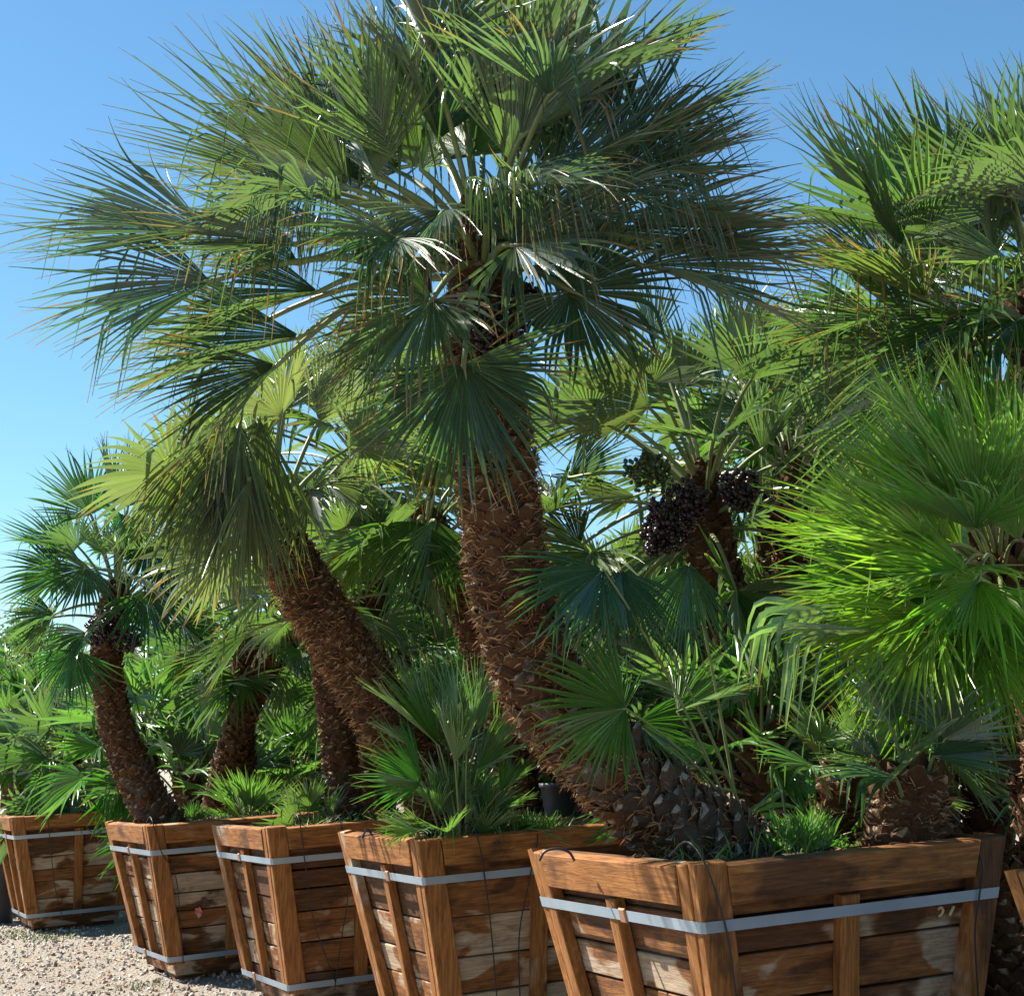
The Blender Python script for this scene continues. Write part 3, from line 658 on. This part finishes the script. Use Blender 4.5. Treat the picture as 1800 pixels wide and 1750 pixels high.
# --- straight trunk in box 3
b = at(606, 1445, 9.0); b.z = .93
palm = thing('fan_palm', 'palm with straight upright pinecone-like trunk, in the box with two straps', 'palm', b, 'fan palms in wooden boxes')
trunk(palm, [b + V(0, 0, -.12)] + vpts([(602, 1390, 9), (594, 1290, 9), (582, 1190, 9), (572, 1110, 9), (566, 1050, 9), (563, 1000, 9)]), [.105, .105, .10, .098, .095, .09, .03], 250, True, 1200, .8, .15)
auto(palm, at(564, 1020, 9), (0, 0, 1), 22, .5, .45, (.055, .11, .035), .35, (10, 112), 32, True, False, .35)

# --- palms behind the row, rooted in the yard
def yard_palm(label, path, radii, boots, fib, tone, nleaf, pet, R, nseg=32, grey=.2, inc=(10, 118), hi=True, dry=.3, group='fan palms behind the boxes', single=False, up=(0, 0, 1), droop=.35, spread=110, wid=1.0, name='fan_palm', kink=.08):
    pts = vpts(path); b = groundpt(pts[0]); p = thing(name, label, 'palm', b, group)
    trunk(p, [b + V(0, 0, -.02)] + pts, [radii[0]] + list(radii), boots, single, fib, .88, grey)
    auto(p, np.array(pts[-1]) - np.array([0, 0, .08]), up, nleaf, pet, R, tone, dry, inc, nseg, hi, False, droop, spread, kink=kink, wid=wid)
    return p
yard_palm('palm with trunk leaning towards the straight upright palm, shaggy crown', [(378, 1470, 11.5), (395, 1370, 11.5), (420, 1280, 11.5), (455, 1195, 11.5), (495, 1135, 11.5), (525, 1095, 11.5)], [.12, .115, .108, .10, .10, .04], 240, 2200, (.055, .11, .035), 24, .55, .5, single=True)
yard_palm('twin stem beside the leaning shaggy palm, small drooping crown', [(425, 1330, 11.7), (425, 1250, 11.7), (430, 1180, 11.7), (438, 1130, 11.7), (440, 1100, 11.7)], [.10, .10, .10, .09, .04], 150, 900, (.06, .12, .035), 20, .45, .45)
P = yard_palm('dark trunked palm partly hidden behind the tall curved trunk', [(905, 1330, 8.2), (872, 1200, 8.2), (838, 1100, 8.2), (802, 1015, 8.2), (768, 955, 8.2), (745, 900, 8.2)], [.125, .125, .12, .115, .11, .04], 220, 2600, (.085, .13, .035), 16, .5, .55, single=True)
manual(P, at(748, 905, 8.2), 8.2, [((760, 860, -.3), (620, 780, -.4), 85, 25, .25, 30, .03, (.13, .17, .03)), ((755, 880, -.3), (720, 660, -.3), 50, 35, .05, -40, .02, (.13, .17, .03)), ((735, 915, -.5), (690, 1090, -.6), 75, 25, .2, 40, .02, (.07, .13, .04)),
 ((765, 915, -.5), (760, 1100, -.6), 70, 25, .2, 40, .02, (.08, .13, .04)), ((640, 960, -.3), (600, 1060, -.4), 80, 25, .3, 40, .03, (.13, .17, .03)), ((790, 860, .0), (860, 700, 0), 80, 25, .1, -40, .03)], YEL, .3, 40, sub=True)
# fruiting palm behind box 1
GT = (.06, .105, .033)
P = yard_palm('fruiting palm with hanging purple berries behind the chalk marked box', [(1315, 1330, 7.5), (1300, 1180, 7.5), (1280, 1080, 7.5), (1255, 985, 7.5), (1238, 900, 7.5), (1235, 830, 7.5)], [.125, .125, .12, .12, .12, .04], 240, 2600, GT, 20, .75, .6, single=True)
manual(P, at(1238, 850, 7.5), 7.5, [
 ((1140, 715, -.3), (930, 760, -.4), 100, 22, .1, -40, .03, (.085, .11, .035)), ((1340, 790, -.3), (1450, 680, -.3), 90, 25, .1, -40, .03), ((1330, 640, -.2), (1340, 520, -.2), 80, 20, .0, -40, .03, (.09, .15, .025)), ((1060, 720, .1), (960, 640, .2), 80, 22, .1, -40, .03),
 ((1150, 600, .2), (1100, 500, .3), 85, 22, .1, -40, .03, YEL), ((1020, 960, .4), (900, 900, .5), 80, 25, .2, 30, .03, (.085, .11, .035)), ((1000, 840, .4), (1130, 800, .5), 70, 25, .1, -30, .03)], GT, .3, 38, sub=True)
for px, sz in (((1180, 915), (.12, .10, .16)), ((1160, 940), (.09, .08, .11)), ((1300, 860), (.10, .08, .12)), ((1210, 880), (.10, .08, .12))): fruit(P, at(*px, 7.1), sz, 190, br=.014)
fruit(P, at(1140, 830, 7.1), (.13, .08, .11), 150, 'gberry', .012)
yard_palm('slender dark palm with upright fans between fruiting palm and bright bush', [(1400, 1330, 8.8), (1398, 1100, 8.8), (1396, 950, 8.8), (1394, 860, 8.8), (1394, 790, 8.8)], [.13, .13, .12, .11, .05], 140, 700, (.05, .10, .035), 30, .75, .62, inc=(8, 118))
yard_palm('yellow-green palm crown behind the leaning thick trunk', [(655, 1330, 10), (650, 1100, 10), (645, 900, 10), (642, 790, 10)], [.14, .13, .13, .05], 120, 400, (.12, .15, .03), 32, .8, .7, inc=(8, 115), dry=.5)

# --- palm at the upper right
P = yard_palm('tall palm with dark upswept fronds above the bright green bush', [(1840, 1300, 6.2), (1845, 1000, 6.2), (1838, 750, 6.2), (1825, 560, 6.2), (1820, 500, 6.2)], [.16, .15, .14, .13, .05], 200, 900, (.04, .09, .026), 24, .65, .75, inc=(12, 120), nseg=46)
HT = (.045, .10, .026)
manual(P, at(1825, 545, 6.2), 6.2, [
 ((1585, 435, -.2), (1370, 200, -.2), 62, 32, .04, 25, .03), ((1600, 572, -.1), (1400, 405, -.1), 72, 25, .1, 30, .05), ((1690, 425, .1), (1560, 225, .1), 62, 30, .05, -35, .04), ((1745, 440, -.1), (1650, 225, -.1), 62, 30, .05, -35, .06),
 ((1800, 432, 0), (1735, 110, 0), 55, 30, .0, -45, .02), ((1850, 432, 0), (1860, 80, 0), 60, 30, 0, -45, .02), ((1625, 522, -.4), (1395, 440, -.5), 85, 25, .2, 20, .08, (.09, .14, .025)), ((1700, 562, -.3), (1520, 640, -.4), 95, 25, .3, 40, .08),
 ((1785, 472, -.6), (1610, 440, -.8), 90, 25, .6, 20, .5, (.10, .14, .03)), ((1790, 562, -.5), (1670, 640, -.7), 95, 25, .5, 30, .4), ((1640, 582, .2), (1470, 615, .3), 90, 25, .3, 30, .05), ((1660, 492, .3), (1480, 320, .4), 70, 28, .06, -20, .04),
 ((1565, 480, -.3), (1345, 455, -.4), 80, 25, .15, 30, .1), ((1545, 560, -.2), (1360, 600, -.3), 85, 25, .25, 35, .1), ((1480, 600, .2), (1330, 560, .3), 85, 25, .15, 20, .05), ((1720, 500, .4), (1600, 330, .5), 70, 28, .06, -30, .04), ((1680, 600, -.1), (1560, 720, -.2), 95, 25, .4, 40, .08)], HT, .5, 52, sub=True)

# --- bright green bushy palm on the right
IT = (.15, .275, .032)
P = yard_palm('bright green bushy fan palm with stiff spiky fronds beside the chalk marked box', [(1875, 1330, 5.75), (1850, 1180, 5.75), (1805, 1080, 5.75), (1765, 1005, 5.75), (1752, 960, 5.75)], [.16, .16, .15, .14, .06], 180, 2200, IT, 13, .45, .72, inc=(10, 95), dry=.12, single=True, droop=.12, spread=95, nseg=52)
manual(P, at(1755, 990, 5.75), 5.75, [
 ((1660, 960, -.5), (1368, 935, -.5), 85, 30, .04, 25, .0), ((1685, 900, -.4), (1420, 765, -.4), 75, 28, .02, 20, 0), ((1700, 860, -.3), (1500, 645, -.3), 72, 28, 0, 10, 0), ((1740, 850, -.2), (1640, 600, -.2), 72, 28, 0, -10, 0), ((1785, 860, -.3), (1795, 590, -.3), 75, 28, 0, -20, 0),
 ((1650, 1010, -.5), (1345, 1050, -.6), 80, 28, .08, 30, .02), ((1660, 1040, -.55), (1375, 1130, -.6), 80, 28, .12, 35, .03), ((1690, 1075, -.55), (1470, 1290, -.6), 80, 25, .3, 40, .08), ((1715, 1095, -.6), (1580, 1360, -.6), 85, 25, .25, 45, .08), ((1640, 1080, -.7), (1420, 1230, -.8), 75, 22, .35, 40, .15), ((1765, 1080, -.6), (1730, 1300, -.6), 85, 25, .2, 45, .05),
 ((1715, 930, -.6), (1480, 850, -.9), 85, 28, .02, 25, 0), ((1720, 900, -.6), (1580, 700, -.9), 80, 28, 0, 10, 0), ((1770, 900, -.6), (1710, 680, -.9), 80, 28, 0, -10, 0), ((1690, 960, -.1), (1440, 880, .1), 80, 28, .02, 20, 0), ((1720, 880, .2), (1560, 690, .3), 80, 28, 0, 0, 0),
 ((1690, 1000, -.7), (1480, 1020, -1.0), 85, 28, .1, 30, .02), ((1790, 950, -.6), (1880, 780, -.8), 80, 28, 0, 0, 0), ((1720, 1020, -.75), (1600, 1150, -1.0), 90, 28, .2, 40, .05), ((1690, 1080, -.2), (1530, 1300, -.2), 80, 25, .3, 45, .08)], IT, .22, 50, sub=True, wid=1.0, pr=.007)
manual(P, at(1755, 990, 5.75), 5.75, [((1500, 1085, -.6), (1230, 1105, -.7), 36, 22, .3, 10, 1.0, (.13, .19, .08)), ((1545, 1110, -.75), (1290, 1120, -.85), 18, 22, .3, 10, 1.0, (.13, .19, .08))], IT, .2, 9, pr=.006)

# --- bushy young palm in box 4
def clump(label, base, rows, depth, tone, nseg=26, group='young fan palms sprouting in the boxes', autos=0, R=.25, pet=.25, dry=.2, cat_='palm', inc=(4, 48), sub=True):
    p = thing('young_palm', label, cat_, base, group)
    rows = [r for r in rows]
    # each leaf springs from the soil at the clump's foot
    for r in rows:
        manual(p, np.array(base) + np.array([rng.normal(0, .03), rng.normal(0, .03), -.02]), depth, [r], tone, dry, nseg, sub=sub, pr=.005)
    if autos: auto(p, np.array(base) - np.array([0, 0, .03]), (0, 0, 1), autos, pet, R, tone, dry, inc, nseg, True, False, .2, 75, pr=.004)
    return p
KT = (.07, .165, .025)
b = at(806, 1452, 6.75); b.z = .93
clump('bushy young fan palm at the foot of the thick leaning trunk', b, [
 ((805, 1290, 0), (800, 1140, 0), 48, 25, .0, -30, 0), ((842, 1285, 0), (890, 1150, 0), 45, 25, .0, -30, 0), ((772, 1310, -.1), (640, 1195, -.1), 50, 30, .1, 10, 0), ((742, 1375, -.12), (615, 1345, -.15), 75, 15, .1, 50, 0, (.04, .12, .02)),
 ((872, 1320, 0), (965, 1225, 0), 60, 25, .1, -20, 0), ((765, 1300, .1), (715, 1150, .1), 48, 25, .05, -20, 0), ((840, 1352, -.2), (930, 1300, -.3), 80, 25, .2, 30, 0), ((735, 1320, .1), (650, 1270, .1), 60, 25, .1, 20, 0), ((800, 1340, -.3), (760, 1230, -.4), 60, 25, .05, 0, 0),
 ((820, 1330, -.2), (850, 1200, -.3), 55, 25, .05, -10, 0), ((880, 1390, -.1), (945, 1340, -.1), 70, 25, .1, 20, 0)], 6.75, KT, 34, autos=18, R=.24, pet=.3)
b = at(925, 1452, 6.9); b.z = .93
clump('small grassy palm seedling beside the bushy young fan palm', b, [], 6.9, KT, 14, autos=9, R=.2, pet=.08, inc=(5, 50))
for i, (key, px, d, n) in enumerate((('2', (335, 1432), 10.35, 16), ('2', (440, 1428), 10.5, 16), ('3', (540, 1438), 8.85, 14))):
    b = at(px[0], px[1], d); b.z = .94
    clump(['grassy green palm seedling right beside the slim fruiting trunk', 'grassy green palm seedling at the far end of the dark planked box', 'grassy green palm seedling beside the straight upright trunk'][i], b, [], d, [(.06, .14, .03), (.08, .18, .022), (.09, .15, .035)][i], 16, autos=[9, 16, 7][i], R=[.2, .33, .24][i], pet=[.1, .2, .22][i], inc=(3, 60), dry=.4)
# fans at the foot of the curved trunk
b = at(1345, 1484, 5.25); b.z = .93
clump('dark green palm shoot whose fans hang before the curved trunk', b, [((1060, 1000, -.2), (925, 1135, -.25), 75, 22, .4, 45, .1, (.035, .085, .038)), ((1090, 1003, -.1), (1110, 1150, -.15), 75, 22, .35, 45, .1, (.035, .085, .038)), ((1212, 990, 0), (1172, 1180, -.05), 60, 15, .1, 30, .02, (.045, .095, .04)), ((1100, 1245, -.1), (915, 1262, -.15), 98, 12, .35, 62, .0, (.045, .115, .022)), ((1190, 1250, .1), (1310, 1190, .2), 70, 22, .1, 20, 0), ((1120, 1270, .1), (1230, 1330, .1), 80, 22, .3, 40, .05), ((1090, 1260, .2), (1000, 1180, .3), 80, 22, .1, 10, 0)], 4.95, (.04, .11, .022), 36)
b = at(1395, 1484, 5.0); b.z = .92
clump('bright green palm sprout by the foot of the curved trunk', b, [], 5.0, (.06, .18, .018), 16, autos=16, R=.17, pet=.12, inc=(3, 45))
b = at(1445, 1478, 5.25); b.z = .92
clump('thin green palm sprout next to the pale stump', b, [], 5.25, (.06, .17, .02), 14, autos=10, R=.16, pet=.16, inc=(3, 60))
# short stumps in box 1
def stump(label, px, y, top, r, rows, tone, boots, aut=0, R=.3):
    b = at(px[0], px[1], y); b.z = .92; p = thing('young_palm', label, 'palm', b, 'young fan palms sprouting in the boxes')
    t = at(top[0], top[1], y); trunk(p, [b + V(0, 0, -.1), b * .5 + t * .5, t + V(0, 0, -.03), t], [r, r, r * .95, r * .6], boots, False, 1500, 1.0, .6, 1.2)
    manual(p, t, y, rows, tone, .3, 34, sub=True, pr=.007)
    if aut: auto(p, np.array(t), (0, 0, 1), aut, .25, R, tone, .3, (15, 70), 28, True, False, .25, pr=.006)
stump('short shaggy stump palm with one wide dark fan, in chalk marked box', (1580, 1474), 5.0, (1600, 1372), .115, [((1655, 1325, .1), (1745, 1430, .15), 60, 15, .05, 40, 0, (.045, .095, .03)), ((1640, 1330, -.1), (1790, 1310, -.1), 75, 20, .2, 30, 0), ((1550, 1340, .0), (1450, 1310, 0), 80, 22, .3, 30, .05), ((1600, 1320, .1), (1650, 1230, .2), 75, 22, .1, -20, 0)], (.045, .10, .03), 70, 4)
stump('slim reddish stump palm next to the short shaggy stump', (1478, 1474), 5.35, (1482, 1370), .075, [((1440, 1330, 0), (1370, 1260, 0), 75, 22, .2, 20, .05), ((1500, 1310, 0), (1520, 1200, 0), 75, 22, .1, -20, 0)], (.05, .12, .025), 50, 5)

# --- low palms filling the yard behind
LO = [  # base x px, crown px, depth, height jitter
 (40, 1290, 15), (120, 1345, 14), (-60, 1270, 16), (255, 1300, 13), (320, 1210, 14.5), (330, 1390, 12.6), (480, 1290, 13.5), (520, 1400, 12.6), (700, 1180, 12), (640, 1060, 13), (760, 1300, 11), (870, 1280, 10), (960, 1090, 13), (1010, 1230, 9.5),
 (1090, 1080, 12), (1130, 1330, 9.4), (1180, 1180, 10), (1260, 1280, 8), (1330, 1120, 11), (1340, 1340, 7), (1420, 1190, 9), (1500, 1060, 11), (1530, 1250, 7.5), (1640, 1120, 9), (1730, 1250, 7.5), (1600, 860, 11), (1760, 800, 10), (420, 1230, 16), (560, 1240, 15), (180, 1240, 17), (1480, 820, 12), (60, 1180, 22), (860, 1170, 16), (1240, 1060, 17), (1330, 700, 10.5), (1440, 690, 9.8)]
def low_label(x, d):
    if x < 230: return 'low green fan palm in the crowd beyond the farthest box'
    if x < 600: return 'low green fan palm crowded around the leaning twin stems'
    if x < 900: return 'low green fan palm crowded behind the bushy palm box'
    if x < 1300: return 'low green fan palm crowded below the fruiting palm'
    return 'low fan palm in the thicket behind the bright green bush'
for i, (x, y, d) in enumerate(LO):
    rg = np.random.default_rng(100 + i); near = d < 11.7
    tone = [(.055, .13, .03), (.045, .11, .04), (.09, .14, .03), (.06, .16, .025)][i % 4]; c = at(x, y, d); b = groundpt(c); b.x += rg.normal(0, .08)
    p = thing('fan_palm', low_label(x, d), 'palm', b, 'low palms: ' + low_label(x, d))
    trunk(p, [b + V(0, 0, -.02), b * .5 + c * .5 + V(rg.normal(0, .05), 0, 0), c, c + V(0, 0, .08)], [.12, .12, .10, .04], 70, False, 250, 1.15, .3)
    auto(p, np.array(c), (rg.normal(0, .12), rg.normal(0, .12), 1), 22 if near else 24, .5, .48 if near else .55, tone, .3, (8, 125), 26 if near else 22, False, False, .35, az0=rg.uniform(0, 6), rg=rg, pr=.008, wid=1.0)

# --- nursery pots
def pot(label, c, r, h, plant=True, seed=0):
    rg = np.random.default_rng(seed); n = 22; prof = [(.78, 0), (.80, .02), (.95, .86), (1.0, .87), (1.04, .88), (1.04, 1.0), (.98, 1.0), (.95, .9), (.0, .88)]
    v, q = [], []
    for k, (a, z) in enumerate(prof):
        for j in range(n): t = 2 * math.pi * j / n; v.append((a * r * math.cos(t), a * r * math.sin(t), z * h))
    for k in range(len(prof) - 1):
        for j in range(n): j2 = (j + 1) % n; q.append((k * n + j, k * n + j2, (k + 1) * n + j2, (k + 1) * n + j))
    o = thing('nursery_pot', label, 'pot', c, 'black nursery pots'); mk('pot_body', mesh_np('pot_body', np.array(v), np.array(q), 'pot', None, True), o)
    if plant:
        A, rv, S = [], [], []
        for st in range(4):
            p0_ = np.array([rg.normal(0, .04), rg.normal(0, .04), h * .86]); p1 = p0_ + np.array([rg.normal(0, .08), rg.normal(0, .08), rg.uniform(.25, .45)]); S.append(tube_np(np.array([p0_, (p0_ + p1) / 2 + rg.normal(0, .01, 3), p1]), np.array([.008, .006, .003]), 5))
            for k in range(45):
                p = p0_ + (p1 - p0_) * rg.uniform(.35, 1.05) + rg.normal(0, .05, 3); d = rg.normal(0, 1, 3); d /= np.linalg.norm(d); wv = np.cross(d, rg.normal(0, 1, 3)); wv /= np.linalg.norm(wv)
                A += [p, p + d * .02 + wv * .009, p + d * .045, p + d * .02 - wv * .009]; rv += [rg.random()] * 4
        sh = thing('shrub', 'small leafy twiggy shrub growing in the ' + ('round black nursery pot' if seed == 1 else 'second black nursery pot'), 'shrub', c + V(0, 0, h * .86), 'shrubs in nursery pots')
        off = np.array([0, 0, h * .86]); v, q = cat(S); mk('stem', mesh_np('stem', v - off, q, 'trunk'), sh)
        nq = len(A) // 4; mk('foliage', mesh_np('foliage', np.array(A) - off, np.arange(nq * 4).reshape(-1, 4), 'broadleaf', {'rnd': rv}), sh, kind='stuff')
def stand(label, c, r, h):
    """upturned empty pot serving as a stand"""
    n = 20; prof = [(1.0, 0), (1.0, .06), (.95, .07), (.8, 1.0), (0, 1.0)]; v, q = [], []
    for a, z in prof:
        for j in range(n): t = 2 * math.pi * j / n; v.append((a * r * math.cos(t), a * r * math.sin(t), z * h))
    for k in range(len(prof) - 1):
        for j in range(n): j2 = (j + 1) % n; q.append((k * n + j, k * n + j2, (k + 1) * n + j2, (k + 1) * n + j))
    tag(mk('upturned_pot', mesh_np('upturned_pot', np.array(v), np.array(q), 'pot', None, True), None, c), label, 'pot', 'black nursery pots')
for i, (x, d) in enumerate(((985, 7.95), (1040, 8.15))):
    c = at(x, 1432, d); zt = c.z
    stand('upturned dark pot under the ' + ('black pot with twigs behind the bushy box' if i == 0 else 'pot half hidden by the curved trunk'), Vector((c.x, c.y, 0)), .19, zt - .002)
    pot('round black nursery pot with a twiggy shrub behind the bushy palm box' if i == 0 else 'black nursery pot half hidden by the curved trunk foot', Vector((c.x, c.y, zt)), .10, .17, True, i + 1)
cpt = at(-12, 1612, 14.3); cpt.z = 0; pot('big dark pot on the gravel beyond the farthest box', cpt, .22, .55, False, 9)

# --- far broadleaf tree at the left
c = at(12, 1190, 60); b = groundpt(c); rg = np.random.default_rng(77)
t = thing('broadleaf_tree', 'hazy green broadleaf tree far off past the farthest box', 'tree', b)
v, q = tube_np(np.array([(0, 0, 0), (.1, 0, c.z * .4), (0, .1, c.z * .8)]), np.array([.3, .22, .1]), 8); S = [(v, q)]
for k in range(8):
    a = k * .8; S.append(tube_np(np.array([(0, 0, c.z * .45), (1.2 * math.cos(a), 1.2 * math.sin(a), c.z * .75), (2.0 * math.cos(a), 2.0 * math.sin(a), c.z)]), np.array([.12, .08, .03]), 5))
v, q = cat(S); mk('trunk', mesh_np('trunk', v, q, 'trunk'), t)
A, rv = [], []
for k in range(60):
    cc = rg.normal(0, 1, 3); cc /= np.linalg.norm(cc); cc = cc * np.array([2.6, 2.4, 2.0]) * rg.random() ** .4 + np.array([0, 0, c.z + .3])
    for j in range(110):
        p = cc + rg.normal(0, .32, 3); d = rg.normal(0, 1, 3); d /= np.linalg.norm(d); wv = np.cross(d, rg.normal(0, 1, 3)); wv /= np.linalg.norm(wv)
        A += [p, p + d * .09 + wv * .05, p + d * .2, p + d * .09 - wv * .05]; rv += [rg.random()] * 4
mk('crown', mesh_np('crown', np.array(A), np.arange(len(A)).reshape(-1, 4), 'broadleaf', {'rnd': rv}), t, kind='stuff')

# --- weeds and grass in the boxes and on the gravel
def grass(label, spots, seed):
    rg = np.random.default_rng(seed); A, rv = [], []
    for (c, n, r, h) in spots:
        for k in range(n):
            p = np.array(c) + np.array([rg.normal(0, r), rg.normal(0, r), -.02]); d = np.array([rg.normal(0, .5), rg.normal(0, .5), 1.0]); d /= np.linalg.norm(d); hh = h * rg.uniform(.4, 1.2)
            wv = np.cross(d, rg.normal(0, 1, 3)); wv /= np.linalg.norm(wv); w_ = .0035; x = rg.random(); m_ = p + d * hh * .55; e = p + d * hh + np.array([d[0], d[1], -.3]) * hh * .35
            A += [p - wv * w_, p + wv * w_, m_ + wv * w_ * .8, m_ - wv * w_ * .8, m_ - wv * w_ * .8, m_ + wv * w_ * .8, e, e]; rv += [x] * 8
    A = np.array(A); n8 = np.arange(len(A) // 8)[:, None] * 8
    f = np.concatenate([n8 + [0, 1, 2], n8 + [0, 2, 3], n8 + [4, 5, 6]])
    tag(mk('grass', mesh_np('grass', A, f, 'grass', {'rnd': rv}), kind='stuff'), label, 'grass')
sp = []
rg = np.random.default_rng(9)
for key, n in (('2', 16), ('3', 12), ('4', 18), ('1', 10), ('5', 8)):
    B = BOXES[key]
    for k in range(n):
        u, v_ = rg.uniform(-.4, .4), rg.uniform(-.48, .1) if key != '1' else rg.uniform(-.4, .45)
        sp.append((B['C'] + B['R'] * (u * .9) + B['L'] * (v_ * .9) + V(0, 0, .955), 34, .035, .15))
grass('tufts of green weeds growing in the boxes', sp, 21)
sp = []
for px in ((40, 1646), (70, 1648), (25, 1640), (100, 1650), (10, 1615), (250, 1735)):
    c = at(*px, 10); d = ray(*px); c = CAMP + d * (-HC / d.z); sp.append((c + V(0, 0, .02), 70, .09, .05))
grass('short grass at the foot of the farthest box', sp, 22)

# --- dry leaf litter on the soil and the gravel
def litter(label, spots, seed):
    rg = np.random.default_rng(seed); A, rv = [], []
    for c, n, r in spots:
        for k in range(n):
            p = np.array(c) + np.array([rg.uniform(-r, r), rg.uniform(-r, r), .012]); a = rg.uniform(0, 6.283); d = np.array([math.cos(a), math.sin(a), rg.normal(0, .12)]); wv = np.array([-math.sin(a), math.cos(a), rg.normal(0, .3)])
            L_ = rg.uniform(.03, .15); w_ = rg.uniform(.003, .008); A += [p - wv * w_, p + wv * w_, p + d * L_ + wv * w_ * .3, p + d * L_ - wv * w_ * .3]; rv += [rg.uniform(.3, 1)] * 4
    tag(mk('leaf_litter', mesh_np('leaf_litter', np.array(A), np.arange(len(A)).reshape(-1, 4), 'fibre', {'rnd': rv}), kind='stuff'), label, 'litter')
litter('dry brown leaf litter lying on the soil in the boxes', [(B['C'] + V(0, 0, .965), 140, .36) for B in BOXES.values()], 31)
sp = []
for px in ((100, 1690), (60, 1710), (160, 1720), (200, 1690), (130, 1670), (220, 1730), (40, 1735), (300, 1735)):
    d = ray(*px); sp.append((CAMP + d * (-HC / d.z), 14, .3))
litter('dry leaf scraps scattered on the gravel', sp, 32)
